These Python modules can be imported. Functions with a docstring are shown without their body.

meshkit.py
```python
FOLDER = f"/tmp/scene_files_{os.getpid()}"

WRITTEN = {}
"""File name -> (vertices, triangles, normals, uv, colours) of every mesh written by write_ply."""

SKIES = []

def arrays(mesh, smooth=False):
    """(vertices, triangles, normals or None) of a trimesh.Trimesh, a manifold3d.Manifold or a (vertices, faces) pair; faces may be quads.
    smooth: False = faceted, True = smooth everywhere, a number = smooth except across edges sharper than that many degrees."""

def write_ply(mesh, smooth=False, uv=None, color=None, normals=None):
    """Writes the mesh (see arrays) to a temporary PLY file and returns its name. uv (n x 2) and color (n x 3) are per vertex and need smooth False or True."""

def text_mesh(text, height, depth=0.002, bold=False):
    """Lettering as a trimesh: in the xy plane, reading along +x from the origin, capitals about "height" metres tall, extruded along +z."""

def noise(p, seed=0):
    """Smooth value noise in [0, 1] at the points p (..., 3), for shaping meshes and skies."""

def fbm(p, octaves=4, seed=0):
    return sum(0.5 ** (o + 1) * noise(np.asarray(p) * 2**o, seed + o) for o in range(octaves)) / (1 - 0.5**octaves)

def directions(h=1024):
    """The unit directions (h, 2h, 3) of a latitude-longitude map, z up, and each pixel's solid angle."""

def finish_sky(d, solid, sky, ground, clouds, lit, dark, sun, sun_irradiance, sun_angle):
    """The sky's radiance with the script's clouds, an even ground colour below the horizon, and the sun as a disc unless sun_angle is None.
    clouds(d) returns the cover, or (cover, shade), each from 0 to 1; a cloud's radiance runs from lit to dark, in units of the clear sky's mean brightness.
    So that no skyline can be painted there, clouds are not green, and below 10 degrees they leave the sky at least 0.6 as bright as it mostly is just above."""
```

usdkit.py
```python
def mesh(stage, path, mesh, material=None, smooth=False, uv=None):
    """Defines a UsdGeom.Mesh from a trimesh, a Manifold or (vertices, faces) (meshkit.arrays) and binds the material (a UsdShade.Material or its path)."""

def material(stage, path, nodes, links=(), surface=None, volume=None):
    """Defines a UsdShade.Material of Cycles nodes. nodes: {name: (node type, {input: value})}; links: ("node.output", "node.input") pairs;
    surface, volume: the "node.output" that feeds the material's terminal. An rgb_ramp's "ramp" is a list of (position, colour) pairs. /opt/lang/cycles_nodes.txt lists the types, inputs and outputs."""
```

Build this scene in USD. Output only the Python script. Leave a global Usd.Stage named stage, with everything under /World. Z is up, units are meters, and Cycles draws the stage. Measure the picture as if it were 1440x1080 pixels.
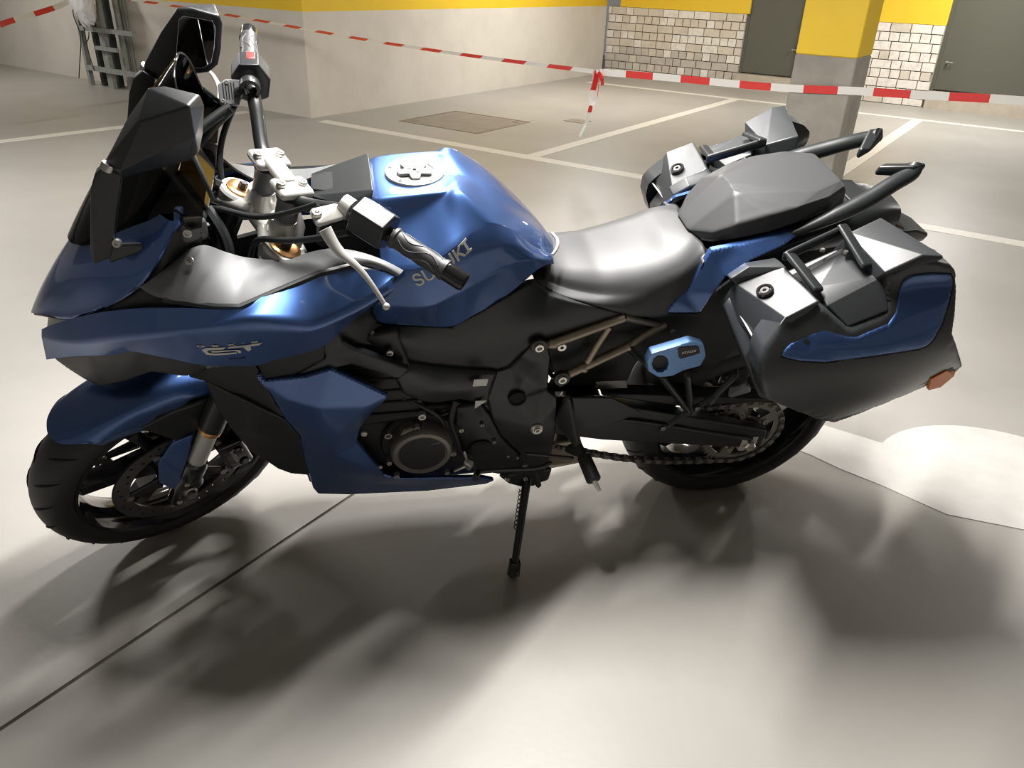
import math, random
import numpy as np, trimesh, manifold3d as m3, shapely
from shapely.geometry import Polygon, LineString, Point
from scipy.spatial import Delaunay
from scipy.interpolate import RBFInterpolator, LinearNDInterpolator, NearestNDInterpolator, PchipInterpolator
from pxr import Usd, UsdGeom, UsdLux, UsdShade, Gf, Sdf, Vt
import usdkit, meshkit

stage = Usd.Stage.CreateInMemory()
UsdGeom.SetStageUpAxis(stage, UsdGeom.Tokens.z)
UsdGeom.SetStageMetersPerUnit(stage, 1.0)
UsdGeom.Xform.Define(stage, '/World'); UsdGeom.Scope.Define(stage, '/World/Looks')

# ------------------------------------------------------------------ camera, light, exposure
FPX = 1086.007
PITCH, ROLL, YAW, CAMH = 0.48794593, 0.03842895, -0.58070106, 1.33783
EXPOSURE = 0.90
def cam_axes():
    F = np.array([math.sin(YAW), math.cos(YAW), 0]); R = np.array([math.cos(YAW), -math.sin(YAW), 0]); U = np.array([0, 0, 1.])
    F2 = F*math.cos(PITCH)-U*math.sin(PITCH); U2 = U*math.cos(PITCH)+F*math.sin(PITCH)
    return np.array([R*math.cos(ROLL)+U2*math.sin(ROLL), R*math.sin(ROLL)-U2*math.cos(ROLL), F2])
CM = cam_axes(); CPOS = np.array([0, 0, CAMH])
cam = UsdGeom.Camera.Define(stage, '/World/camera')
cam.CreateHorizontalApertureAttr(36.0); cam.CreateVerticalApertureAttr(27.0); cam.CreateFocalLengthAttr(36.0*FPX/1440)
cam.CreateClippingRangeAttr(Gf.Vec2f(0.05, 200)); cam.CreateExposureAttr(EXPOSURE)
cam.AddTransformOp().Set(Gf.Matrix4d(*[*CM[0], 0, *(-CM[1]), 0, *(-CM[2]), 0, *CPOS, 1]))

def tube_light(name, x, y, z, w, l, power, color=(1.0, .97, .93)):
    r = UsdLux.RectLight.Define(stage, '/World/'+name)
    r.CreateWidthAttr(w); r.CreateHeightAttr(l); r.CreateIntensityAttr(power); r.CreateColorAttr(Gf.Vec3f(*color))
    r.AddTranslateOp().Set(Gf.Vec3d(x, y, z))
    return r
# ceiling tubes of the garage, one row over the bays and one over the aisle
tube_light('ceiling_lamp', -1.06, 1.62, 2.44, .10, 1.2, 190)
tube_light('ceiling_lamp_001', -2.05, 2.60, 2.44, .10, 1.2, 85)
tube_light('ceiling_lamp_002', -4.6, 8.6, 2.44, .10, 1.2, 118)
tube_light('ceiling_lamp_003', -0.9, 9.9, 2.44, .10, 1.2, 165)
tube_light('ceiling_lamp_004', 1.2, 5.6, 2.44, .10, 1.2, 60)
tube_light('ceiling_lamp_005', -5.2, 2.2, 2.44, .10, 1.2, 90)
tube_light('ceiling_lamp_006', -10.2, 3.4, 2.44, .10, 1.2, 75)
dome = UsdLux.DomeLight.Define(stage, '/World/ambient_sky'); dome.CreateIntensityAttr(0.03); dome.CreateColorAttr(Gf.Vec3f(1.0, .96, .9))

# ------------------------------------------------------------------ materials
MATS = {}
def mat(name, color=(.5, .5, .5), rough=.5, metallic=0., coat=0., noise=None, bump=None, **kw):
    nodes = {'p': ('principled_bsdf', dict(base_color=color, roughness=rough, metallic=metallic, coat_weight=coat, coat_roughness=.04, **kw))}
    links = []
    if noise or bump:
        nodes['g'] = ('geometry', {})
    if noise:                                    # (scale, second colour, lo, hi)
        sc, c2, lo, hi = noise
        nodes['n'] = ('noise_texture', dict(scale=sc, detail=6, roughness=.6))
        nodes['r'] = ('rgb_ramp', {'ramp': [(lo, color), (hi, c2)]})
        links += [('g.position', 'n.vector'), ('n.fac', 'r.fac'), ('r.color', 'p.base_color')]
    if bump:                                     # (scale, strength, distance)
        nodes['bn'] = ('noise_texture', dict(scale=bump[0], detail=3))
        nodes['b'] = ('bump', dict(strength=bump[1], distance=bump[2]))
        links += [('g.position', 'bn.vector'), ('bn.fac', 'b.height'), ('b.normal', 'p.normal')]
    MATS[name] = usdkit.material(stage, '/World/Looks/'+name, nodes, links, surface='p.BSDF')
    return MATS[name]
mat('blue_paint', (.055, .122, .33), .42, .85, 1.0)
mat('blue_anodised', (.20, .36, .66), .42, .7)
mat('satin_black', (.017, .0195, .021), .36, bump=(900, .12, .0006))
mat('soft_black', (.013, .0155, .0165), .5)
mat('grey_plastic', (.15, .155, .16), .42, bump=(1100, .15, .0006))
mat('case_plastic', (.036, .0395, .042), .38, bump=(1200, .2, .0006))
mat('seat_vinyl', (.045, .046, .048), .46, bump=(700, .12, .0008))
mat('tyre_rubber', (.017, .017, .017), .55, bump=(300, .1, .001))
mat('gloss_black', (.008, .008, .009), .12, coat=.6)
mat('rubber_grip', (.05, .05, .052), .45)
mat('engine_black', (.012, .012, .013), .42)
mat('engine_bronze', (.20, .185, .165), .42, .55)
mat('frame_black', (.015, .0175, .019), .36, .0, .15)
mat('silver', (.62, .61, .58), .42, .45)
mat('chrome', (.85, .85, .85), .12, 1.)
mat('steel', (.45, .44, .42), .35, 1.)
mat('disc_steel', (.16, .155, .15), .35, .9)
mat('bronze_tube', (.34, .29, .23), .38, .75)
mat('gold_cap', (.75, .42, .18), .3, .85)
mat('bolt_silver', (.75, .73, .68), .3, .9)
mat('mirror_glass', (.8, .82, .83), .02, 1.)
mat('decal_silver', (.66, .65, .61), .45, .2)
mat('decal_white', (.78, .78, .76), .45)
mat('amber_lens', (.72, .17, .006), .45, specular_ior_level=.2)
mat('lamp_clear', (.75, .75, .72), .1, coat=.5)
mat('red_plastic', (.62, .03, .03), .35)
mat('tail_red', (.05, .006, .006), .12, coat=.5)
mat('floor_paint', (.355, .34, .312), .42, noise=(1.3, (.40, .383, .355), .35, .65), bump=(60, .06, .004))
mat('joint_dark', (.11, .10, .085), .8, noise=(18, (.30, .28, .25), .5, .8))
mat('line_paint', (.72, .69, .62), .45, noise=(25, (.60, .57, .51), .45, .75))
mat('marking_paint', (.64, .63, .605), .4, noise=(9, (.56, .545, .515), .45, .8), bump=(50, .08, .004))
mat('cover_concrete', (.30, .27, .23), .6, noise=(6, (.25, .215, .175), .35, .7))
mat('hatch_rust', (.30, .25, .20), .6, noise=(30, (.20, .15, .11), .4, .7))
mat('white_wall', (.70, .655, .58), .7, noise=(2.2, (.62, .575, .50), .4, .75), bump=(25, .15, .01))
mat('yellow_paint', (.86, .58, .030), .5, noise=(3, (.80, .53, .03), .4, .8))
mat('brick_white', (.84, .80, .73), .5, noise=(14, (.60, .55, .46), .45, .8))
mat('brick_cream', (.68, .62, .52), .5, noise=(12, (.54, .48, .39), .45, .8))
mat('brick_grey', (.50, .46, .40), .55, noise=(10, (.62, .57, .49), .4, .8))
mat('mortar', (.34, .31, .27), .8)
mat('concrete', (.36, .335, .29), .65, noise=(5, (.26, .24, .205), .35, .7), bump=(40, .2, .006))
mat('sill_concrete', (.52, .46, .37), .7, noise=(9, (.40, .35, .28), .4, .75))
mat('door_paint', (.105, .105, .08), .4)
mat('ceiling_paint', (.42, .40, .37), .8)
mat('tape_red', (.70, .05, .045), .4)
mat('tape_white', (.82, .80, .76), .4)
mat('rack_paint', (.33, .35, .32), .5, noise=(30, (.24, .25, .23), .4, .7))
mat('rack_dark', (.035, .045, .042), .5)
mat('bag_film', (.80, .80, .80), .3)
def glassy(name, tint, ior=1.36, rough=.06):
    nodes = {'t': ('transparent_bsdf', dict(color=tint)), 'g': ('glossy_bsdf', dict(color=(.55, .55, .55), roughness=rough)),
             'f': ('fresnel', dict(IOR=ior)), 'm': ('mix_closure', {})}
    return usdkit.material(stage, '/World/Looks/'+name, nodes, [('f.fac', 'm.fac'), ('t.BSDF', 'm.closure1'), ('g.BSDF', 'm.closure2')], surface='m.closure')
MATS['smoked_screen'] = glassy('smoked_screen', (.22, .20, .18))
MATS['clear_lens'] = glassy('clear_lens', (.75, .75, .72))

# ------------------------------------------------------------------ prim helpers
USED = {}
def path_for(parent, name):
    base = parent or '/World'
    n = USED.get((base, name), 0); USED[(base, name)] = n+1
    return f'{base}/{name}' + (f'_{n:03d}' if n else '')
def tag(p, label=None, category=None, group=None, kind=None):
    for k, v in (('label', label), ('category', category), ('group', group), ('kind', kind)):
        if v: p.SetCustomDataByKey(k, v)
def xf(name, parent=None, matrix=None, **kw):
    x = UsdGeom.Xform.Define(stage, path_for(parent, name))
    if matrix is not None: x.AddTransformOp().Set(Gf.Matrix4d(*np.asarray(matrix, float).ravel()))
    tag(x.GetPrim(), **kw)
    return str(x.GetPath())
def add(name, mesh, material, parent=None, smooth=32, **kw):
    p = usdkit.mesh(stage, path_for(parent, name), mesh, MATS[material], smooth=smooth).GetPrim()
    tag(p, **kw)
    return str(p.GetPath())
def cat(*ms):
    out = []
    for m in ms:
        if isinstance(m, (list, tuple)): out += list(m)
        else: out.append(m)
    out = [trimesh.Trimesh(*meshkit.arrays(m)[:2], process=False) if not isinstance(m, trimesh.Trimesh) else m for m in out]
    return trimesh.util.concatenate(out)
# ------------------------------------------------------------------ shapes
def tm(man):
    m = man.to_mesh(); return trimesh.Trimesh(m.vert_properties[:, :3], m.tri_verts, process=False)
def hull(pts, r=.0, seg=8):
    pts = np.asarray(pts, float)
    if r <= 0: return tm(m3.Manifold.hull_points(pts))
    s = m3.Manifold.sphere(r, seg)
    return tm(m3.Manifold.batch_hull([s.translate(p) for p in pts]))
def box(c, s, r=.0, seg=8):
    c, s = np.asarray(c, float), np.asarray(s, float)/2
    k = np.array([[i, j, l] for i in (-1, 1) for j in (-1, 1) for l in (-1, 1)])
    return hull(c+k*(s-r), r, seg)
def unit(v): v = np.asarray(v, float); return v/np.linalg.norm(v)
def basis(d):
    d = unit(d); a = np.cross(d, [0, 0, 1.] if abs(d[2]) < .9 else [1., 0, 0]); a = unit(a); return a, np.cross(d, a), d
def lathe(profile, p0, axis, n=32):
    """profile: (radius, distance along axis) pairs from the start to the end."""
    a, b, d = basis(axis); p0 = np.asarray(p0, float); pr = np.asarray(profile, float)
    t = np.arange(n)*2*np.pi/n; V = []
    for r, h in pr:
        V.append(p0+d*h+np.outer(np.cos(t), a)*r+np.outer(np.sin(t), b)*r)
    V = np.vstack(V); F = []
    for i in range(len(pr)-1):
        for j in range(n):
            k = (j+1) % n; F += [[i*n+j, i*n+k, (i+1)*n+k], [i*n+j, (i+1)*n+k, (i+1)*n+j]]
    for i, rev in ((0, True), (len(pr)-1, False)):
        if pr[i, 0] > 1e-6:
            c = len(V); V = np.vstack([V, p0+d*pr[i, 1]])
            for j in range(n):
                k = (j+1) % n; F.append([c, i*n+k, i*n+j] if rev else [c, i*n+j, i*n+k])
    m = trimesh.Trimesh(V, np.array(F), process=True); m.fix_normals(); return m
def ring(c, axis, r0, r1, h, n=48, ch=.0):
    """annulus of rectangular section, centred on c"""
    return lathe_ring([(r0, -h/2), (r1-ch, -h/2), (r1, -h/2+ch), (r1, h/2-ch), (r1-ch, h/2), (r0, h/2)], c, axis, n)
def lathe_ring(profile, p0, axis, n=48):
    a, b, d = basis(axis); p0 = np.asarray(p0, float); pr = np.asarray(profile, float); m = len(pr)
    t = np.arange(n)*2*np.pi/n
    V = np.vstack([p0+d*h+np.outer(np.cos(t), a)*r+np.outer(np.sin(t), b)*r for r, h in pr]); F = []
    for i in range(m):
        i2 = (i+1) % m
        for j in range(n):
            k = (j+1) % n; F += [[i*n+j, i*n+k, i2*n+k], [i*n+j, i2*n+k, i2*n+j]]
    me = trimesh.Trimesh(V, np.array(F), process=True); me.fix_normals(); return me
def cyl(p, q, r, n=20, r2=None, ch=.0):
    p, q = np.asarray(p, float), np.asarray(q, float); h = np.linalg.norm(q-p); r2 = r if r2 is None else r2
    pr = [(r, 0), (r2, h)] if ch <= 0 else [(r-ch, 0), (r, ch), (r2, h-ch), (r2-ch, h)]
    return lathe(pr, p, q-p, n)
def spline(P, n=24):
    P = np.asarray(P, float)
    if len(P) == 2: return P[0]+np.linspace(0, 1, n)[:, None]*(P[1]-P[0])
    d = np.r_[0, np.cumsum(np.sqrt(np.linalg.norm(np.diff(P, axis=0), axis=1)))]
    from scipy.interpolate import CubicSpline
    return CubicSpline(d, P, bc_type='natural')(np.linspace(0, d[-1], n))
def sweep(path, r, n=12, smooth=True, m=24, flat=None):
    """tube along a path; r a number or a list; flat = (a, b) elliptical factors"""
    P = spline(path, m) if smooth else np.asarray(path, float)
    R = np.interp(np.linspace(0, 1, len(P)), np.linspace(0, 1, np.size(r)), np.ravel(r)) if np.size(r) > 1 else np.full(len(P), float(r))
    T = np.gradient(P, axis=0); T /= np.linalg.norm(T, axis=1)[:, None]
    a, _, _ = basis(T[0]); V = []; t = np.arange(n)*2*np.pi/n
    fa, fb = flat or (1, 1)
    for p, d, rr in zip(P, T, R):
        a = unit(a-d*(a@d)); b = np.cross(d, a)
        V.append(p+rr*(fa*np.outer(np.cos(t), a)+fb*np.outer(np.sin(t), b)))
    V = np.vstack(V); F = []
    for i in range(len(P)-1):
        for j in range(n):
            k = (j+1) % n; F += [[i*n+j, i*n+k, (i+1)*n+k], [i*n+j, (i+1)*n+k, (i+1)*n+j]]
    for i, rev in ((0, True), (len(P)-1, False)):
        c = len(V); V = np.vstack([V, P[i]])
        for j in range(n):
            k = (j+1) % n; F.append([c, i*n+k, i*n+j] if rev else [c, i*n+j, i*n+k])
    return trimesh.Trimesh(V, np.array(F), process=False)
def mirror(m):
    v = np.array(m.vertices); v[:, 1] *= -1
    return trimesh.Trimesh(v, np.array(m.faces)[:, ::-1], process=False)
def both(m): return cat(m, mirror(m))
def soften(m, it=12, step=.010, lam=.5):
    """upholstery: refine a moulding and relax its edges"""
    m = trimesh.Trimesh(m.vertices, m.faces, process=True); m.merge_vertices(digits_vertex=5)
    for _ in range(4): m = m.subdivide()
    trimesh.smoothing.filter_taubin(m, lamb=lam, nu=lam*1.03, iterations=it); return m

# ------------------------------------------------------------------ where the motorcycle stands: its own axes (u forward, v to its left, w up) in the garage
BO = np.array([-0.60408458, 1.96642259, 0.]); BYAW, BLEAN, BSTEER = 3.94724574, 0.25866418, 0.52212843
_F = np.array([math.cos(BYAW), math.sin(BYAW), 0]); _L = np.array([-math.sin(BYAW), math.cos(BYAW), 0]); _c, _s = math.cos(BLEAN), math.sin(BLEAN)
BA = np.array([_F, _c*_L-_s*np.array([0, 0, 1.]), _s*_L+_c*np.array([0, 0, 1.])])
CB = BA @ (CPOS-BO)
def pix_ray(px, py): return np.array([(px-720)/FPX, (py-540)/FPX, 1.]) @ CM
def L(px, py, v):
    """survey of the photograph: the point of the motorcycle seen at pixel px, py when it lies v metres left of the centre plane"""
    d = BA @ pix_ray(px, py); return CB+d*(v-CB[1])/d[1]
def LL(pts): return np.array([L(*p) for p in pts])
RAKE = math.radians(25); SD = np.array([-math.sin(RAKE), 0, math.cos(RAKE)]); SP = np.array([1.56, 0, 0])
def axis_rot(d, a):
    d = unit(d); K = np.array([[0, -d[2], d[1]], [d[2], 0, -d[0]], [-d[1], d[0], 0]])
    return np.eye(3)+math.sin(a)*K+(1-math.cos(a))*K@K
SR = axis_rot(SD, BSTEER)
def steer(m):
    if isinstance(m, trimesh.Trimesh): return trimesh.Trimesh((np.array(m.vertices)-SP)@SR.T+SP, m.faces, process=False)
    return (np.asarray(m, float)-SP)@SR.T+SP
def LS(px, py, v):
    """the same for what turns with the handlebar, in its straight-ahead position"""
    c = SR.T@(CB-SP)+SP; d = SR.T@(BA@pix_ray(px, py)); return c+d*(v-c[1])/d[1]

def dens(P, step):
    out = []
    for a, b in zip(P, np.roll(P, -1, 0)):
        k = max(1, int(np.ceil(np.linalg.norm(b-a)/step))); out += [a+(b-a)*i/k for i in range(k)]
    return np.array(out)
def panel(outline, ctrl=(), t=.006, step=.009, rnd=.004, corner=.004, mode='tps', lifted=False, holes=()):
    """A moulded panel on the side of the machine: outline and inner points surveyed as (px, py, v), a smooth (tps) or faceted (lin) skin through them, a rounded edge, thickness t inward."""
    O = np.asarray(outline, float) if lifted else LL(outline)
    K = (np.asarray(ctrl, float) if lifted else LL(ctrl)) if len(ctrl) else np.zeros((0, 3))
    D = np.vstack([dens(O, max(step, .012)), K]); D = D[np.unique(np.round(D[:, [0, 2]], 5), axis=0, return_index=True)[1]]
    xy = D[:, [0, 2]]; poly = Polygon(O[:, [0, 2]]).buffer(0)
    for h in holes: poly = poly.difference(Polygon((np.asarray(h, float) if lifted else LL(h))[:, [0, 2]]))
    if poly.geom_type != 'Polygon': poly = max(poly.geoms, key=lambda g: g.area)
    if corner > 0:
        q = poly.buffer(-corner).buffer(2*corner).buffer(-corner)
        if q.geom_type == 'Polygon' and not q.is_empty: poly = q
    if mode == 'tps': f = RBFInterpolator(xy, D[:, 1], kernel='thin_plate_spline', smoothing=1e-7, neighbors=60 if len(xy) > 300 else None)
    else:
        lin, near = LinearNDInterpolator(np.vstack([O, K])[:, [0, 2]], np.vstack([O, K])[:, 1]), RBFInterpolator(xy, D[:, 1], kernel='linear')
        f = lambda p: np.where(np.isnan(lin(p)), near(p), lin(p))
    P = []
    rings = [0, .25, .6, 1.0] if rnd > 0 else [0]
    for k in rings:
        g = poly.buffer(-rnd*k) if k else poly
        for gg in getattr(g, 'geoms', [g]):
            if gg.is_empty: continue
            for rg in [gg.exterior, *gg.interiors]:
                n = max(6, int(rg.length/step)); P += [rg.interpolate(i/n, normalized=True).coords[0] for i in range(n)]
    x0, y0, x1, y1 = poly.bounds; inner = poly.buffer(-rnd-step*.45)
    gx, gy = np.meshgrid(np.arange(x0, x1, step), np.arange(y0, y1, step*.87)); gx = gx+(np.arange(len(gx)) % 2)[:, None]*step/2
    G = np.c_[gx.ravel(), gy.ravel()]
    if not inner.is_empty and len(G): P = np.vstack([P, G[shapely.contains_xy(inner, G[:, 0], G[:, 1])]])
    P = np.asarray(P); P = P[np.unique(np.round(P, 6), axis=0, return_index=True)[1]]
    T = Delaunay(P).simplices; c = P[T].mean(1); T = T[shapely.contains_xy(poly.buffer(1e-6), c[:, 0], c[:, 1])]
    ar = np.cross(P[T[:, 1]]-P[T[:, 0]], P[T[:, 2]]-P[T[:, 0]]); T = T[np.abs(ar) > 1e-10]; ar = ar[np.abs(ar) > 1e-10]; T[ar > 0] = T[ar > 0][:, ::-1]   # +v faces outward (u, w order)
    d = shapely.distance(shapely.points(P), poly.boundary)
    v = f(P)
    drop = rnd*(1-np.sqrt(np.clip(1-(1-np.clip(d/max(rnd, 1e-9), 0, 1))**2, 0, 1))) if rnd > 0 else 0
    A = np.c_[P[:, 0], v-drop, P[:, 1]]; B = np.c_[P[:, 0], v-max(t, 1.05*rnd), P[:, 1]]
    n = len(P); E = np.sort(np.vstack([T[:, [0, 1]], T[:, [1, 2]], T[:, [2, 0]]]), 1)
    e, cnt = np.unique(E, axis=0, return_counts=True); bd = set(map(tuple, e[cnt == 1])); F = [T, T[:, ::-1]+n]; S = []
    for tri in T:
        for i in range(3):
            a, b = tri[i], tri[(i+1) % 3]
            if (min(a, b), max(a, b)) in bd: S += [[b, a, a+n], [b, a+n, b+n]]
    return trimesh.Trimesh(np.vstack([A, B]), np.vstack(F+[np.array(S)]), process=False)
def resample(rail, n):
    r = np.asarray(rail, float)
    d = np.r_[0, np.cumsum(np.linalg.norm(np.diff(r, axis=0), axis=1))]; d /= d[-1]
    return np.c_[[PchipInterpolator(d, r[:, k])(np.linspace(0, 1, n)) for k in range(3)]].T
def across(G, n, hard=()):
    """interpolate across the rails of grid G (rails x stations x 3); hard = indices of rails that keep a crease"""
    R, S, _ = G.shape; cuts = [0, *sorted(hard), R-1]; out = []
    for a, b in zip(cuts[:-1], cuts[1:]):
        seg = G[a:b+1]; x = np.arange(b-a+1); k = max(2, int(round(n*(b-a)/(R-1)))+1); xs = np.linspace(0, b-a, k)
        g = PchipInterpolator(x, seg, axis=0)(xs) if b-a > 1 else np.array([seg[0]+(seg[1]-seg[0])*s for s in xs])
        out.append(g if not len(out) else g[1:])
    return np.vstack(out)
def grid_faces(r, c):
    i, j = np.meshgrid(np.arange(r-1), np.arange(c-1), indexing='ij'); q = (i*c+j).ravel()
    return np.vstack([np.c_[q, q+1, q+c+1], np.c_[q, q+c+1, q+c]])
def solid(rails, n_along=40, n_across=32, hard=(), bottom=True):
    """A closed body, symmetrical about the centre plane: rails run front to rear, from the top centre line (v = 0) down the left side."""
    G = across(np.array(match(rails, n_along)), n_across, hard); G[0, :, 1] = 0
    Mi = G[::-1].copy(); Mi[:, :, 1] *= -1
    full = np.vstack([Mi, G[1:]]); r, c, _ = full.shape
    V = full.reshape(-1, 3); F = [grid_faces(r, c)]
    # underside between the two lower edges, and the two ends
    lo, hi = np.arange(c), np.arange(c)+(r-1)*c
    F.append(np.vstack([np.c_[hi[:-1], hi[1:], lo[1:]], np.c_[hi[:-1], lo[1:], lo[:-1]]]))
    for col, rev in ((0, False), (c-1, True)):
        idx = np.arange(r)*c+col; k = len(V); V = np.vstack([V, V[idx].mean(0)])
        loop = np.r_[idx, idx[0]]; f = np.c_[np.full(r, k), loop[:-1], loop[1:]]; F.append(f[:, ::-1] if rev else f)
    m = trimesh.Trimesh(V, np.vstack(F), process=False); m.merge_vertices(); m.fix_normals()
    return m, G
def match(rails, n):
    """resample rails that have the same number of points with one shared parameter"""
    R = np.asarray(rails, float); d = np.r_[0, np.cumsum(np.linalg.norm(np.diff(R, axis=1), axis=2).mean(0))]; d /= d[-1]
    return [PchipInterpolator(d, r)(np.linspace(0, 1, n)) for r in R]
def skin(rails, n_along=30, n_across=12, hard=(), t=.005, flip=False):
    """An open shell lofted through rails, thickened by t along its normals."""
    G = across(np.array(match(rails, n_along) if len({len(r) for r in rails}) == 1 else [resample(r, n_along) for r in rails]), n_across, hard); r, c, _ = G.shape
    V = G.reshape(-1, 3); F = grid_faces(r, c)
    n = trimesh.Trimesh(V, F, process=False).vertex_normals
    if flip: n = -n
    V2 = V-n*t; k = len(V); S = []
    edge = np.r_[np.arange(c), (np.arange(1, r))*c+c-1, (r-1)*c+np.arange(c-2, -1, -1), np.arange(r-2, 0, -1)*c]
    for a, b in zip(edge, np.roll(edge, -1)): S += [[a, b, b+k], [a, b+k, a+k]]
    m = trimesh.Trimesh(np.vstack([V, V2]), np.vstack([F, F[:, ::-1]+k, S]), process=False); trimesh.repair.fix_normals(m); return m
def on_surface(px, g, off=0., v0=.35):
    """survey points that lie on the surface v = g(u, w)"""
    out = []
    for x, y in px:
        v = v0
        for _ in range(12): P = L(x, y, v); v = float(g(P[0], P[2]))+off
        out.append(L(x, y, v))
    return np.array(out)
def gpanel(px, g, off=0., **kw):
    O = on_surface(px, g, off); po = Polygon(O[:, [0, 2]]).buffer(0); x0, y0, x1, y1 = po.bounds
    X, Y = np.meshgrid(np.arange(x0, x1, .022), np.arange(y0, y1, .022)); G = np.c_[X.ravel(), Y.ravel()]
    return panel(O, np.c_[G[:, 0], [g(*p)+off for p in G], G[:, 1]], lifted=True, **kw)
def bolt(c, axis, r=.008, h=.006, n=14):
    """socket-head screw with its recess"""
    return lathe([(r, 0), (r, h*.7), (r*.85, h), (r*.5, h), (r*.42, h*.45), (0, h*.45)], c, axis, n)
def decal(text, frame, height, surf, depth=.0009, bold=True, squeeze=1.0, lift=.0006):
    """raised lettering laid on a side panel: frame = (origin (u,w), direction (du,dw)); surf(u,w) gives v"""
    m = meshkit.text_mesh(text, height, depth, bold=bold); v = np.array(m.vertices)
    o, d = np.asarray(frame[0], float), unit(frame[1]); nrm = np.array([d[1], -d[0]]) if len(frame) < 3 else unit(frame[2])
    uw = o+np.outer(v[:, 0]*squeeze, d)+np.outer(v[:, 1], nrm)
    out = np.c_[uw[:, 0], surf(uw)+lift+v[:, 2], uw[:, 1]]
    me = trimesh.Trimesh(out, m.faces, process=False); me.fix_normals(); return me
# ================================================================== THE GARAGE
rng = random.Random(7)
floor = xf('floor', label='grey-beige sealed concrete garage floor with white bay markings', kind='structure')
add('floor_slab', box((-10.6790, .15, -.06), (18.622, 9.3, .12)), 'floor_paint', floor, smooth=False)      # left of the joint
add('floor_slab', box((2.8210, .15, -.06), (8.358, 9.3, .12)), 'floor_paint', floor, smooth=False)       # right of the joint
add('floor_slab', box((-6.495, 9.65, -.06), (26.99, 9.7, .12)), 'floor_paint', floor, smooth=False)     # the bays
add('expansion_joint', box((-1.3635, .15, -.03), (.014, 9.3, .052)), 'joint_dark', floor, smooth=False)
def strip(x0, y0, x1, y1, w, h=.0025, m='line_paint', name='parking_line'):
    a, b = np.array([x0, y0]), np.array([x1, y1]); n = unit([-(b-a)[1], (b-a)[0], 0])[:2]*w/2
    P = np.array([a+n, a-n, b-n, b+n]); V = np.vstack([np.c_[P, np.full(4, z)] for z in (-.002, h)])
    add(name, hull(V), m, floor, smooth=False)
strip(-5.95, 5.50, 6.5, 5.50, .135)
strip(-5.75, 10.43, 6.5, 10.43, .125)
strip(-3.53, 5.57, -3.53, 10.37, .12)
strip(-1.34, 5.57, -1.34, 10.37, .12)
strip(-7.10, 1.6, -6.86, 5.35, .12)
strip(.86, 5.57, .86, 10.37, .12)
# the broad white marking behind the rear wheel: a straight bar that ends in a round blob
t = np.linspace(math.radians(172), math.radians(20), 28)
blob = [(.22+.395*math.cos(a), 2.465+.395*math.sin(a)) for a in t]
edge = [(-1.02, 2.52), (-.18, 2.517), *blob, (.72, 2.50), (.72, 2.36), (.256, 2.272), (.065, 2.216), (-.12, 2.255), (-.25, 2.272), (-.346, 2.296), (-.7, 2.33), (-1.02, 2.36)]
m = trimesh.creation.extrude_polygon(Polygon(edge).buffer(0), .0045, engine='earcut'); m.apply_translation([0, 0, -.002])
add('floor_marking', m, 'marking_paint', floor, smooth=False, label='broad white bar with a round end')
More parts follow.
